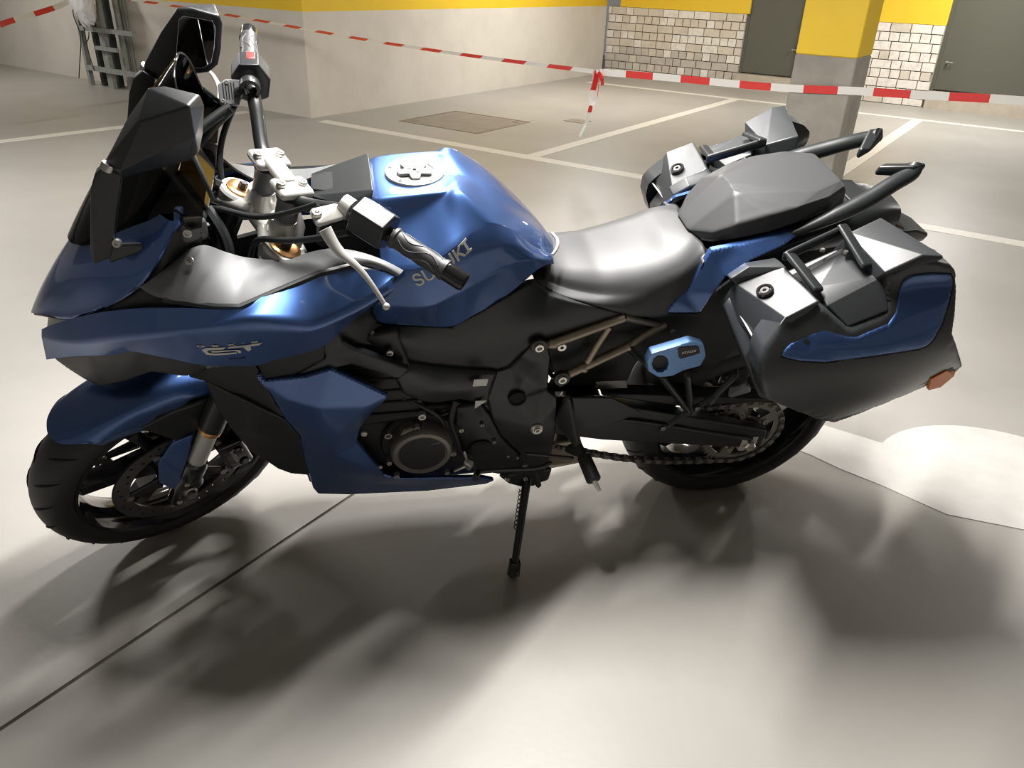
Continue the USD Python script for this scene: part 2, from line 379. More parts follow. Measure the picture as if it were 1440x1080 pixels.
# access cover in the bay, with its frame
for n_, (cx, cy, sx, sy) in enumerate([(-4.95, 6.50, .98, .92)]):
    fr = trimesh.creation.extrude_polygon(Polygon([(cx-sx/2, cy-sy/2), (cx+sx/2, cy-sy/2), (cx+sx/2, cy+sy/2), (cx-sx/2, cy+sy/2)]).difference(Polygon([(cx-sx/2+.03, cy-sy/2+.03), (cx+sx/2-.03, cy-sy/2+.03), (cx+sx/2-.03, cy+sy/2-.03), (cx-sx/2+.03, cy+sy/2-.03)])), .006, engine='earcut'); fr.apply_translation([0, 0, -.002])
    add('access_cover_frame', fr, 'hatch_rust', floor, smooth=False)
    add('access_cover', box((cx, cy, 0), (sx-.075, sy-.075, .005)), 'cover_concrete', floor, smooth=False)
    for sx_, sy_ in ((-.38, -.34), (.38, .34)):
        add('lifting_eye', cyl((cx+sx_, cy+sy_, 0), (cx+sx_, cy+sy_, .006), .035), 'hatch_rust', floor)
add('drain_cover', box((-4.15, 7.38, .001), (.22, .2, .006)), 'hatch_rust', floor, smooth=False)

# walls: white with a yellow upper band that starts 0.957 m up
BAND = .957; CEIL = 2.5
def wall(name, lo, hi, label):
    w = xf(name, label=label, kind='structure')
    lo, hi = np.array(lo, float), np.array(hi, float)
    a, b = lo.copy(), hi.copy(); b[2] = BAND; add('lower_wall', box((a+b)/2, b-a), 'white_wall', w, smooth=False)
    a, b = lo.copy(), hi.copy(); a[2] = BAND; add('painted_band', box((a+b)/2, b-a), 'yellow_paint', w, smooth=False)
    return w
wall('wall_left', (-6.45, 5.54, -.02), (-6.15, 11.6, CEIL), 'white wall with a yellow upper band running back beside the bays')
wall('wall_side', (-20, 5.54, -.02), (-6.45, 5.84, CEIL), 'white wall with a yellow upper band behind the cable rack')
wb = xf('wall_back', label='far wall of white blocks with a yellow band and two dark doors', kind='structure')
YB = 11.65
add('painted_band', box((-4.95, YB+.15, (BAND+CEIL)/2), (2.0, .3, CEIL-BAND)), 'yellow_paint', wb, smooth=False)
add('painted_band', box((-2.33, YB+.15, (BAND+CEIL)/2), (1.73, .3, CEIL-BAND)), 'yellow_paint', wb, smooth=False)
add('painted_band', box((4.4, YB+.15, (BAND+CEIL)/2), (5.2, .3, CEIL-BAND)), 'yellow_paint', wb, smooth=False)
add('mortar_bed', box((-5.06, YB+.16, BAND/2), (2.16, .28, BAND)), 'mortar', wb, smooth=False)
add('mortar_bed', box((-2.33, YB+.16, BAND/2), (1.73, .28, BAND)), 'mortar', wb, smooth=False)
add('lower_wall', box((4.4, YB+.15, BAND/2), (5.2, .3, BAND)), 'white_wall', wb, smooth=False)
def bricks(x0, x1, white):
    rowh, z, r = .1085, BAND, 0
    while z > .02:
        h = min(rowh, z)-.009; full = r % 2 == 0
        x = x0-rng.choice([0, .06, .11])
        while x < x1-.02:
            l = (.232 if full and rng.random() < .86 else .112)
            a, b = max(x, x0), min(x+l, x1)
            if b-a > .03:
                d = .010+rng.random()*.006
                k = 'brick_white' if rng.random() < white else 'brick_cream'
                if not white > .6 and z < .42 and rng.random() < .6: k = 'brick_grey'
                c = np.array([(a+b)/2, YB+.02-d/2, z-.0045-h/2]); s = np.array([b-a, .04+d, h])/2
                V = np.array([c+s*np.array([i*(1 if k2 > 0 else .93 if False else 1), k2, j]) for i in (-1, 1) for k2 in (1,) for j in (-1, 1)]+[c+np.array([i*(s[0]-.004), -s[1], j*(s[2]-.004)]) for i in (-1, 1) for j in (-1, 1)]+[c+np.array([i*s[0], -s[1]+.004, j*s[2]]) for i in (-1, 1) for j in (-1, 1)])
                add('brick', hull(V), k, wb, smooth=False)
            x += l+.010
        z -= rowh; r += 1
bricks(-6.14, -3.985, .45)
bricks(-3.19, -1.472, .92)
add('door_sill', box((-3.59, YB+.11, .095), (.80, .38, .19)), 'sill_concrete', wb, smooth=False)
add('door_sill', box((.17, YB+.11, .10), (3.28, .38, .205)), 'sill_concrete', wb, smooth=False)
def door(name, x0, x1, z0, label, handle_x):
    d = xf(name, label=label, kind='structure')
    add('door_leaf', box(((x0+x1)/2, YB+.075, (z0+2.2)/2), (x1-x0-.07, .05, 2.2-z0-.03), .006, 4), 'door_paint', d)
    for a, b in (((x0, x0+.045), None), ((x1-.045, x1), None)):
        add('door_frame', box(((a[0]+a[1])/2, YB+.10, (z0+2.24)/2), (a[1]-a[0], .12, 2.24-z0)), 'door_paint', d, smooth=False)
    add('door_frame', box(((x0+x1)/2, YB+.06, 2.225), (x1-x0-.09, .2, .05)), 'door_paint', d, smooth=False)
    hz = .55
    add('door_handle', cat(cyl((handle_x, YB+.06, hz), (handle_x, YB-.01, hz), .012), sweep([(handle_x, YB-.008, hz), (handle_x+.03, YB-.012, hz), (handle_x+.07, YB-.008, hz)], .007)), 'rack_paint', d)
door('door_1', -3.99, -3.19, .19, 'narrow dark olive door partly behind the yellow pillar', -3.27)
door('door_2', -1.47, 1.81, .205, 'wide dark olive door at the right of the far wall', -1.35)
pl = xf('pillar', label='square concrete pillar painted yellow above waist height', kind='structure')
px0, px1, py0, py1 = -1.475, -1.105, 5.335, 5.735
add('pillar_shaft', box(((px0+px1)/2, (py0+py1)/2, BAND/2-.01), (px1-px0, py1-py0, BAND+.02), .006, 4), 'concrete', pl)
add('painted_band', box(((px0+px1)/2, (py0+py1)/2, (BAND+CEIL)/2), (px1-px0, py1-py0, CEIL-BAND), .006, 4), 'yellow_paint', pl)
add('ceiling', box((-6.0, 4.9, CEIL+.1), (28, 19, .2)), 'ceiling_paint', smooth=False, label='pale concrete ceiling over the garage, above the picture', kind='structure')

# ------------------------------------------------------------------ cable rack by the side wall
YR = 5.30
rk = xf('cable_rack', label='grey steel cable rack standing at the white wall beyond the windscreen', category='rack')
def rp(px, py, y=YR):
    d = pix_ray(px, py); q = CPOS+d*y/d[1]; return q
def bar2(p, q, w, dpt): return hull([np.asarray(a)+np.array([i*w/2, j*dpt/2, 0]) for a in (p, q) for i in (-1, 1) for j in (-1, 1)])
def up(px, top=1.9, y=YR): b = rp(px, 125, y); return (b[0], y, 0), (b[0], y, top)
for px_, k, w_, y_ in ((131, 'rack_paint', .05, 5.30), (160, 'rack_paint', .10, 5.30)):
    add('upright', bar2(*up(px_, y=y_), w_, .05), k, rk, smooth=False)
add('cable_duct', bar2(*up(149, y=5.38), .055, .05), 'rack_dark', rk, smooth=False)
add('cable_duct', bar2(*up(169, y=5.42), .12, .06), 'rack_dark', rk, smooth=False)
add('upright', bar2(*up(184, y=5.40), .045, .04), 'rack_paint', rk, smooth=False)
for (ax, ay), (bx, by), h_ in (((112, 41), (188, 46), .045), ((124, 98), (198, 103), .05)):
    a, b = rp(ax, ay, 5.25), rp(bx, by, 5.25); z = (a[2]+b[2])/2
    add('crossbar', box(((a[0]+b[0])/2, 5.25, z), (abs(b[0]-a[0]), .05, h_)), 'rack_paint', rk, smooth=False)
a, b = rp(136, 67, 5.25), rp(165, 69, 5.25)
add('crossbar', box(((a[0]+b[0])/2, 5.25, a[2]), (abs(b[0]-a[0]), .04, .04)), 'rack_paint', rk, smooth=False)
for pts in ([(108, -6), (103, 20), (112, 45), (113, 75), (111, 110)], [(108, -6), (118, 40), (125, 75), (133, 100)], [(125, 45), (124, 55), (118, 60), (115, 48)]):
    add('cable', sweep([rp(x, y, 5.22) for x, y in pts], .006, 6), 'rack_dark', rk)
for k in range(5):
    x = rp(176+3.0*k, 90, 5.5)[0]; add('cable', sweep([(x, 5.50, 1.9), (x+.02*math.sin(k*2.), 5.50, .9), (x-.02*math.cos(k), 5.50, .4), (x+.015, 5.50, .03)], .011, 6), 'rack_paint', rk)
bag = trimesh.creation.icosphere(4, 1.0); v = np.array(bag.vertices)
n_ = meshkit.fbm(v*2.3+3, 4, 5)[:, None]; v = v*(.72+.55*n_)*np.array([.17, .10, .30]); v[:, 2] -= .10*np.abs(v[:, 0])/.17
c0 = rp(118, 8, 5.13); v += np.array([c0[0], 5.13, 1.0])
bag = trimesh.Trimesh(v, bag.faces, process=False)
bg = xf('plastic_bag', label='crumpled white plastic bag hanging on the cable rack', category='plastic bag')
add('bag_body', bag, 'bag_film', bg, smooth=25)
add('bag_handle', sweep([(c0[0]-.05, 5.13, 1.2), (c0[0]-.02, 5.2, 1.36), (c0[0]+.05, 5.28, 1.38), (c0[0]+.04, 5.13, 1.2)], .008, 6), 'bag_film', bg)

# ------------------------------------------------------------------ barrier tape: one ribbon per run, its red and white fields as strips of their own
def ribbon(P, w, twist, t=.0012):
    P = np.asarray(P, float); T = np.gradient(P, axis=0); T /= np.linalg.norm(T, axis=1)[:, None]; V = []
    for p, d, a in zip(P, T, twist):
        s = unit(np.cross(d, [0, 0, 1.]) if abs(d[2]) < .95 else np.cross(d, [0, 1., 0])); u_ = unit(np.cross(s, d)); wv = u_*math.cos(a)+s*math.sin(a); nv = np.cross(d, wv)
        V += [p+wv*w/2+nv*t/2, p+wv*w/2-nv*t/2, p-wv*w/2-nv*t/2, p-wv*w/2+nv*t/2]
    F = []
    for i in range(len(P)-1):
        for j in range(4):
            k = (j+1) % 4; F += [[i*4+j, i*4+k, i*4+4+k], [i*4+j, i*4+4+k, i*4+4+j]]
    n = len(P)*4; F += [[0, 2, 1], [0, 3, 2], [n-4, n-3, n-2], [n-4, n-2, n-1]]
    me = trimesh.Trimesh(np.array(V), np.array(F), process=False); me.fix_normals(); return me
def tape(P, w, tw0, tw1, label, field=.185, start_red=True, n=600, tail=None, group=None):
    P = spline(P, n); d = np.r_[0, np.cumsum(np.linalg.norm(np.diff(P, axis=0), axis=1))]
    tp = xf('barrier_tape', label=label, category='barrier tape', group=group)
    k, red, N = 0., start_red, d[-1]
    while k < N-.01:
        e = min(k+field, N); m_ = max(3, int((e-k)/.03)+2); s = np.linspace(k, e, m_)
        Q = np.c_[[np.interp(s, d, P[:, i]) for i in range(3)]].T
        tw = np.interp(s/N, np.linspace(0, 1, len(tw0)), tw0) if np.ndim(tw0) else tw0+(tw1-tw0)*s/N
        add('red_field' if red else 'white_field', ribbon(Q, w, tw), 'tape_red' if red else 'tape_white', tp, smooth=40)
        k = e; red = not red
    return tp
def tp_(px, py, y):
    d = pix_ray(px, py); return CPOS+d*y/d[1]
knot = tp_(838, 101, 5.31)
t1 = tape([knot, tp_(660, 78, 5.27), tp_(480, 50, 5.25), tp_(280, 14, 5.20), tp_(170, -3, 5.14), tp_(140, -9, 5.10)], .052, [1.1, 1.25, 1.32, 1.35, 1.3, 1.2], None, 'twisted red and white barrier tape with a knotted tail along the white wall', .20, False)
k2 = tp_(843.5, 101.5, 5.31)
tape([k2, tp_(960, 111, 5.32), tp_(1108, 124, 5.325), tp_(1204, 128, 5.325), tp_(1300, 134, 5.32), tp_(1440, 142, 5.28), (2.2, 5.3, .8)], .047, [.15, .1, .05, .2, .35, .3], None, 'flat red and white barrier tape crossing the concrete pillar', .207, False)
tape([tp_(96, 2, 4.95), tp_(76, 11, 4.72), tp_(30, 25, 4.3), tp_(0, 35, 4.0), tp_(-40, 50, 3.6), tp_(-260, 70, 3.2)], .05, [.3, .25, .2, .2, .2, .2], None, 'short red and white barrier tape at the upper left corner', .27, False)
kn = t1
def kp(x, y, dy=0.): return tp_(x, y, 5.30+dy)
for k, (pts, tw, m_, w_) in enumerate([([(836, 98), (837, 110), (836, 120)], .1, 'tape_white', .055), ([(840, 99), (838, 112), (834, 127)], .3, 'tape_red', .055), ([(841, 101), (842, 118), (840, 136)], -.4, 'tape_red', .05), ([(841, 102), (846, 110), (847, 120)], .2, 'tape_red', .035), ([(834, 127), (831, 140), (832, 149)], .7, 'tape_white', .036), ([(840, 136), (837, 144), (833, 150)], .6, 'tape_white', .034), ([(831, 149), (829, 158)], .3, 'tape_red', .04), ([(828, 158), (824, 174), (819, 184), (815, 192)], .5, 'tape_white', .03)]):
    P = spline([kp(x, y, -.006*k) for x, y in pts], 10); add('red_field' if m_ == 'tape_red' else 'white_field', ribbon(P, w_, np.full(10, tw)), m_, kn, smooth=40)
c0 = kp(840, 101); b_ = trimesh.creation.icosphere(2, .016); b_.apply_translation(c0); add('knot', b_, 'tape_white', kn)
# ================================================================== THE MOTORCYCLE
MW = np.eye(4); MW[:3, :3] = BA; MW[3, :3] = BO
bike = xf('motorcycle', matrix=MW, label='dark blue sport touring motorcycle with two hard side cases leaning on its side stand', category='motorcycle')
def part(name, parent=bike, **kw): return xf(name, parent, **kw)
def B(name, mesh, m, parent=bike, smooth=32, **kw): return add(name, mesh, m, parent, smooth, **kw)
def pair(name, mesh, m, parent=bike, smooth=32, **kw):
    B(name, mesh, m, parent, smooth, **kw); B(name, mirror(mesh), m, parent, smooth, **kw)
V3 = lambda *a: np.array(a, float)

# ------------------------------------------------------------------ wheels
def tyre_mesh(c, R, hw, rt, rb, bead):
    t = np.radians(np.linspace(-98, 98, 25)); pr = [(rb, -bead)]+[(R-rt*(1-math.cos(a)), hw*math.sin(a)) for a in t]+[(rb, bead), (rb-.004, bead-.012), (rb-.004, -bead+.012)]
    return lathe_ring(pr, c, (0, 1, 0), 96)
def rim_mesh(c, r, hw):
    pr = [(r+.006, -hw+.004), (r+.002, -hw-.002), (r-.006, -hw), (r-.012, -hw+.012), (r-.024, -hw*.45), (r-.027, 0), (r-.024, hw*.45), (r-.012, hw-.012), (r-.006, hw), (r+.002, hw+.002), (r+.006, hw-.004), (r-.010, 0)]
    return lathe_ring(pr, c, (0, 1, 0), 96)
def spoke_mesh(c, a, r0, r1, w0, w1, v0=.028, v1=.020):
    d = V3(math.cos(a), 0, math.sin(a)); n = V3(-math.sin(a), 0, math.cos(a)); P = []
    for r, w, v in ((r0, w0, v0), ((r0+r1)/2, (w0+w1)/2*.8, v1), (r1, w1, v1)):
        P.append([c+d*r+n*i*w/2+V3(0, j*v, 0) for i in (-1, 1) for j in (-1, 1)])
    return cat(hull(P[0]+P[1], .002, 6), hull(P[1]+P[2], .002, 6))
def tread_grooves(c, R, hw, rt, n=22):
    out = []
    for k in range(n):
        for sgn in (-1, 1):
            a0 = 2*math.pi*(k+(.5 if sgn > 0 else 0))/n; pts = []
            for s in np.linspace(0, 1, 6):
                ph = math.radians(sgn*(14+52*s)); a = a0+.16*s
                r = R-rt*(1-math.cos(ph))+.0003; pts.append(c+V3(r*math.cos(a), hw*math.sin(ph)*1.002, r*math.sin(a)))
            out.append(sweep(pts, [.0006, .0032, .0034, .002, .0005], 5, m=7))
    return cat(out)
mat('groove', (.006, .006, .006), .8)
FC = V3(1.46, 0, .300)
fw = part('front_wheel')
S_ = steer
B('tyre', S_(tyre_mesh(FC, .300, .060, .05, .226, .048)), 'tyre_rubber', fw)
B('tread_groove', S_(tread_grooves(FC, .300, .060, .05)), 'groove', fw, kind='stuff')
B('rim', S_(rim_mesh(FC, .226, .050)), 'gloss_black', fw)
for k in range(6):
    B('spoke', S_(spoke_mesh(FC, math.radians(10+60*k), .04, .204, .040, .030)), 'gloss_black', fw)
B('hub', S_(lathe([(.030, -.062), (.052, -.055), (.046, -.03), (.036, 0), (.046, .03), (.052, .055), (.030, .062)], FC, (0, 1, 0))), 'gloss_black', fw)
def disc_mesh(c, v, r0, r1, t, holes=True):
    P = Point(0, 0).buffer(r1, 64).difference(Point(0, 0).buffer(r0, 48))
    if holes:
        for k in range(36):
            a = 2*math.pi*k/36; r = r0+(r1-r0)*(.3, .5, .7)[k % 3]; P = P.difference(Point(r*math.cos(a), r*math.sin(a)).buffer(.0042, 6))
    m = trimesh.creation.extrude_polygon(P, t, engine='earcut'); w = np.array(m.vertices)
    m = trimesh.Trimesh(np.c_[c[0]+w[:, 0], v+w[:, 2]-t/2, c[2]+w[:, 1]], m.faces, process=False); m.fix_normals(); return m
for sg in (1, -1):
    B('brake_disc', S_(disc_mesh(FC, sg*.066, .118, .155, .005)), 'disc_steel', fw)
    cr = cat([hull([FC+V3(r*math.cos(a+da), sg*.064, r*math.sin(a+da)) for r, da in ((.05, -.35), (.05, .35), (.121, -.06), (.121, .06))], .004, 6) for a in np.arange(5)*2*math.pi/5])
    B('disc_carrier', S_(cr), 'gloss_black', fw)
    for k in range(5):
        a = 2*math.pi*k/5; B('rotor_button', S_(cyl(FC+V3(.119*math.cos(a), sg*.062, .119*math.sin(a)), FC+V3(.119*math.cos(a), sg*.072, .119*math.sin(a)), .009, 12)), 'steel', fw)
B('axle', S_(cyl(FC+V3(0, -.135, 0), FC+V3(0, .135, 0), .0125)), 'steel', fw)
RC = V3(-.013, 0, .302)
rw = part('rear_wheel')
B('tyre', tyre_mesh(RC, .309, .095, .066, .226, .078), 'tyre_rubber', rw)
B('tread_groove', tread_grooves(RC, .309, .095, .066), 'groove', rw, kind='stuff')
B('rim', rim_mesh(RC, .226, .080), 'gloss_black', rw)
for k in range(6): B('spoke', spoke_mesh(RC, math.radians(28+60*k), .05, .204, .045, .034, .035, .03), 'gloss_black', rw)
B('hub', lathe([(.035, -.10), (.06, -.09), (.05, -.03), (.05, .03), (.062, .085), (.04, .10)], RC, (0, 1, 0)), 'gloss_black', rw)
B('brake_disc', disc_mesh(RC, -.095, .075, .12, .005), 'disc_steel', rw)
# sprocket with teeth and lightening cut-outs
def sprocket(c, v, r, teeth, t=.007, hub=.045):
    a = np.linspace(0, 2*math.pi, teeth*4, endpoint=False); rr = r+.0045*np.where(np.arange(len(a)) % 4 < 2, 1, -1)
    P = Polygon(np.c_[rr*np.cos(a), rr*np.sin(a)])
    for k in range(5):
        a0 = 2*math.pi*(k+.5)/5; s = np.linspace(-.42, .42, 9)
        P = P.difference(Polygon([(.82*r*math.cos(a0+x), .82*r*math.sin(a0+x)) for x in s]+[(.5*r*math.cos(a0+x*.8), .5*r*math.sin(a0+x*.8)) for x in s[::-1]]))
    P = P.difference(Point(0, 0).buffer(hub, 24)); m = trimesh.creation.extrude_polygon(P, t, engine='earcut'); w = np.array(m.vertices)
    m = trimesh.Trimesh(np.c_[c[0]+w[:, 0], v+w[:, 2]-t/2, c[2]+w[:, 1]], m.faces, process=False); m.fix_normals(); return m
VS = .108
B('sprocket', sprocket(RC, VS, .112, 44), 'steel', rw)
for k in range(5):
    a = 2*math.pi*k/5; B('sprocket_bolt', bolt(RC+V3(.066*math.cos(a), VS+.002, .066*math.sin(a)), (0, 1, 0), .009, .010), 'bolt_silver', rw)
NA = L(1053, 625.5, .152); B('axle', cyl(RC+V3(0, -.16, 0), RC+V3(0, .13, 0), .013), 'steel', rw)
B('axle_block', hull([NA+V3(i*.020, -.02, j*.022) for i in (-1, 1) for j in (-1, 1)]+[NA+V3(i*.020, -.006, j*.022) for i in (-1, 1) for j in (-1, 1)], .004), 'silver', rw)
B('axle_nut', cat(lathe([(.017, -.004), (.017, .008), (.013, .012), (.008, .012), (.008, .003), (0, .003)], NA, (0, 1, 0), 6), lathe([(.021, -.006), (.021, -.003), (0, -.003)], NA, (0, 1, 0))), 'bolt_silver', rw)
B('chain_adjuster', cyl(NA+V3(.02, -.012, 0), NA+V3(.065, -.012, -.002), .004, 10), 'bolt_silver', rw)
# chain: separate links round the rear sprocket and forward to the engine
FS = V3(.50, VS, .345); fr_, rr_ = .038, .112
def chain_path():
    c1, c2 = np.array([FS[0], FS[2]]), np.array([RC[0], RC[2]]); d = c1-c2; Ld = np.linalg.norm(d); th = math.atan2(d[1], d[0]); al = math.acos((rr_-fr_)/Ld)
    P = [c1+fr_*np.array([math.cos(a), math.sin(a)]) for a in np.linspace(th-al, th+al, 14)]
    P += [c2+rr_*np.array([math.cos(a), math.sin(a)]) for a in np.linspace(th+al, th+2*math.pi-al, 40)]
    a, b = P[-1], P[0]; P += [a+(b-a)*s-np.array([0, .028*math.sin(math.pi*s)]) for s in np.linspace(0, 1, 24)[1:]]
    return np.array(P)
cp = chain_path(); dd = np.r_[0, np.cumsum(np.linalg.norm(np.diff(cp, axis=0), axis=1))]; pitch = dd[-1]/round(dd[-1]/.0159)
ch = part('drive_chain'); NL = int(round(dd[-1]/pitch)); Q = np.c_[[np.interp(np.arange(NL)*pitch, dd, cp[:, i]) for i in range(2)]].T
for k in range(NL):
    a, b = Q[k], Q[(k+1) % NL]; o = .0045+.0022*(k % 2)
    pl_ = []
    for s in (-1, 1):
        n2 = np.array([-(b-a)[1], (b-a)[0]])/np.linalg.norm(b-a)
        pl_.append(hull([[p[0]+e*n2[0], VS+s*o+z, p[1]+e*n2[1]] for p, hw_ in ((a-(b-a)*.25, .0035), (a, .0068), ((a+b)/2, .0045), (b, .0068), (b+(b-a)*.25, .0035)) for e in (-hw_, hw_) for z in (0, .0018)]))
    B('link', cat(*pl_, cyl((a[0], VS-.008, a[1]), (a[0], VS+.010, a[1]), .0045, 8)), 'steel' if k % 2 else 'disc_steel', ch, smooth=40)

# ------------------------------------------------------------------ front fork, brakes, fender (all turned with the steering)
FD = unit(FC+V3(0, 0, 0)-V3(1.158, 0, .945))*-1
def on_fork(w, v): s = (w-FC[2])/FD[2]; return V3(FC[0]+FD[0]*s, v, w)
for sg in (1, -1):
    k = part('fork_leg', label='left fork leg with bright tube' if sg > 0 else None); v = sg*.098
    B('outer_tube', S_(cat(cyl(on_fork(.485, v), on_fork(.80, v), .028, 28, ch=.003), cyl(on_fork(.80, v), on_fork(.925, v), .0265, 28))), 'frame_black', k)
    B('stanchion', S_(cyl(on_fork(.33, v), on_fork(.49, v), .0215, 28)), 'silver', k)
    B('dust_seal', S_(lathe([(.0225, 0), (.0265, .004), (.0265, .014), (.0235, .020), (.0235, .024)], on_fork(.472, v), FD)), 'gold_cap', k)
    lo = on_fork(.355, v); B('axle_clamp', S_(cat(lathe([(.024, -.03), (.029, -.02), (.029, .02), (.024, .03)], lo, FD), hull([on_fork(.36, v), on_fork(.30, v)+V3(.012, 0, 0), on_fork(.262, v)+V3(.01, 0, 0), on_fork(.30, v)+V3(-.02, 0, 0)], .022, 10))), 'gloss_black', k)
    B('clamp_bolt', S_(bolt(on_fork(.30, v)+V3(.0, sg*.02, 0), (0, sg, 0), .016, .008)), 'steel', k)
    for dw in (.275, .335): B('clamp_bolt', S_(bolt(on_fork(dw, v)+V3(.018, sg*.021, 0), (0, sg, 0), .006, .005)), 'bolt_silver', k)
    B('fork_cap', S_(lathe([(.0290, 0), (.0290, .004), (.0235, .0065), (.0175, .0035), (0, .003)], on_fork(.940, sg*.0915), FD, 40)), 'gold_cap', k)
    B('adjuster', S_(lathe([(.0090, 0), (.0090, .013), (.007, .015), (0, .015)], on_fork(.942, sg*.0915), FD, 6)), 'soft_black', k)
    cal = part('brake_caliper')
    p1, p2 = LS(322, 624, .11), LS(344, 658, .11); ax = unit((p1-p2)*V3(1, 0, 1)); c0 = (p1+p2)/2*V3(1, 0, 1)+V3(0, sg*.073, 0)
    body = hull([c0+ax*i*.048+V3(j*.022, sg*z, 0) for i in (-1, 1) for j in (-1, 1) for z in (-.030, .026)], .010, 10)
    B('caliper_body', S_(body), 'gloss_black', cal)
    for i in (-1, 1): B('piston_housing', S_(lathe([(.012, 0), (.012, .006), (.009, .008), (0, .008)], c0+ax*i*.030+V3(-.010, sg*.034, -.006), (0, sg, 0))), 'gloss_black', cal)
    for i in (-1, 1): B('caliper_bolt', S_(bolt(c0+ax*i*.062+V3(.02, sg*.014, 0), (0, sg, 0), .008, .008)), 'bolt_silver', cal)
    tx = 'brembo'
    d_ = decal(tx, ((c0[0]+ax[0]*.030+.010, c0[2]+ax[2]*.030+.004), -ax[[0, 2]]), .012, lambda uw: np.full(len(uw), abs(c0[1])+.0362), bold=False)
    if sg > 0: B('caliper_lettering', S_(d_), 'decal_silver', cal)
    B('brake_hose', S_(sweep([c0+ax*.06+V3(0, 0, 0), c0+V3(-.02, sg*.02, .14), on_fork(.62, sg*.06)+V3(-.05, 0, 0), on_fork(.80, sg*.03)+V3(-.05, 0, 0)], .0055, 8)), 'soft_black', cal)
# fender: a curved shell over the tyre whose lower edge is surveyed
low_px = [(111, 622), (142, 625), (160, 618), (207, 603), (219, 584), (253, 573), (268, 560)]
lp = np.array([LS(x, y, .068) for x, y in low_px]); la = np.arctan2(lp[:, 2]-FC[2], lp[:, 0]-FC[0]); lr = np.hypot(lp[:, 2]-FC[2], lp[:, 0]-FC[0]); o_ = np.argsort(la)
def fender_rail(a0, R_, v_): return np.array([FC+V3((R_(a) if callable(R_) else R_)*math.cos(a), v_, (R_(a) if callable(R_) else R_)*math.sin(a)) for a in np.linspace(math.radians(a0), math.radians(150), 50)])
er = lambda a: min(.300, float(np.interp(a, la[o_], lr[o_])))
rails = [fender_rail(51.5, .321, 0), fender_rail(53, .3195, .028), fender_rail(57, .3125, .052), fender_rail(61, lambda a: max(.297, er(a)+.004), .066), fender_rail(63, lambda a: er(a)*.5+max(.297, er(a)+.004)*.5, .0695), fender_rail(63.5, er, .068)]
fd = part('front_fender')
full = [r*V3(1, -1, 1) for r in rails[:0:-1]]+rails
B('fender_shell', S_(skin(full, 60, 50, t=.003)), 'blue_paint', fd, smooth=40)
gp = LL([(244, 622, .115), (269, 613, .115), (262, 644, .118), (251, 689, .12), (226, 678, .12), (224, 651, .118)])
gs = (gp-SP)@SR+SP; n_ = unit(np.cross(gs[1]-gs[0], gs[3]-gs[0])); n_ = n_ if n_[1] > 0 else -n_
for sg in (1, -1): B('fork_guard', S_(hull(np.vstack([gs, gs-n_*.012])*V3(1, sg, 1), .003, 6)), 'blue_paint', fd)
for sg in (1, -1): B('fender_stay', S_(hull([FC+V3(-.06, sg*.080, .10), FC+V3(-.10, sg*.080, .16), FC+V3(-.14, sg*.074, .25), FC+V3(-.03, sg*.070, .26), FC+V3(.04, sg*.070, .25)], .006)), 'frame_black', fd)

# ------------------------------------------------------------------ handlebar and controls
hb = part('handlebar')
barL = [V3(1.116, 0, 1.022), V3(1.116, .06, 1.022), V3(1.112, .085, 1.026), V3(1.090, .145, 1.055), V3(1.080, .175, 1.069), V3(1.047, .263, 1.079), V3(.991, .385, 1.063)]
bar_full = [p*V3(1, -1, 1) for p in barL[:0:-1]]+barL
B('bar_tube', S_(sweep(bar_full, .0135, 18, m=80)), 'frame_black', hb, smooth=60)
gd = unit(barL[6]-barL[5])
for sg in (1, -1):
    q = V3(1, sg, 1); a, e = barL[5]*q, barL[6]*q; d = unit(e-a)
    B('grip', S_(lathe([(.0165, .010), (.0195, .013), (.0195, .018), (.0170, .021), (.0168, .060), (.0175, .075), (.0168, .095), (.0170, .112), (.0195, .116), (.0195, .121), (.015, .123)], a, d, 28)), 'rubber_grip', hb)
    rb = []
    for k in range(7):
        ph = 2*math.pi*k/7; b1, b2, _ = basis(d); pts = [a+d*(.026+.082*s)+.0172*(b1*math.cos(ph+.5*math.sin(s*6.3))+b2*math.sin(ph+.5*math.sin(s*6.3))) for s in np.linspace(0, 1, 12)]; rb.append(sweep(pts, .0010, 5, m=16))
    B('grip_rib', S_(cat(rb)), 'grey_plastic', hb, kind='stuff')
    B('bar_end', S_(lathe([(.0165, .121), (.0175, .125), (.0175, .155), (.0155, .160), (.008, .160), (.007, .154), (0, .154)], a, d, 24)), 'gloss_black', hb)
# switch housings
def along(s, v=1): q = V3(1, v, 1); return barL[5]*q+unit((barL[6]-barL[5])*q)*s
def housing(v, s0, s1, pts):
    d = unit((barL[6]-barL[5])*V3(1, v, 1)); up_ = unit(V3(0, 0, 1)-d*d[2]); fw_ = np.cross(up_, d)*(-v if v < 0 else -1); fw_ = fw_ if fw_[0] > 0 else -fw_
    return hull([along(s, v)+up_*y+fw_*x for s in (s0, s1) for x, y in pts], .004, 8), d, up_, fw_
hL, d, up_, fw_ = housing(1, -.062, -.002, [(-.028, -.026), (-.032, .010), (-.014, .028), (.020, .026), (.026, -.014), (.0, -.034)])
sw = part('left_switchgear', label='left switchgear with turn signal switch')
B('switch_housing', S_(hL), 'satin_black', sw)
B('rocker_switch', S_(hull([along(s)+up_*y+fw_*x for s in (-.050, -.030) for x, y in ((-.030, .006), (-.018, .028), (-.020, .004))], .002)), 'grey_plastic', sw)
B('rocker_switch', S_(hull([along(s)+up_*y+fw_*x for s in (-.024, -.010) for x, y in ((-.032, -.002), (-.028, .010), (-.020, .004))], .002)), 'grey_plastic', sw)
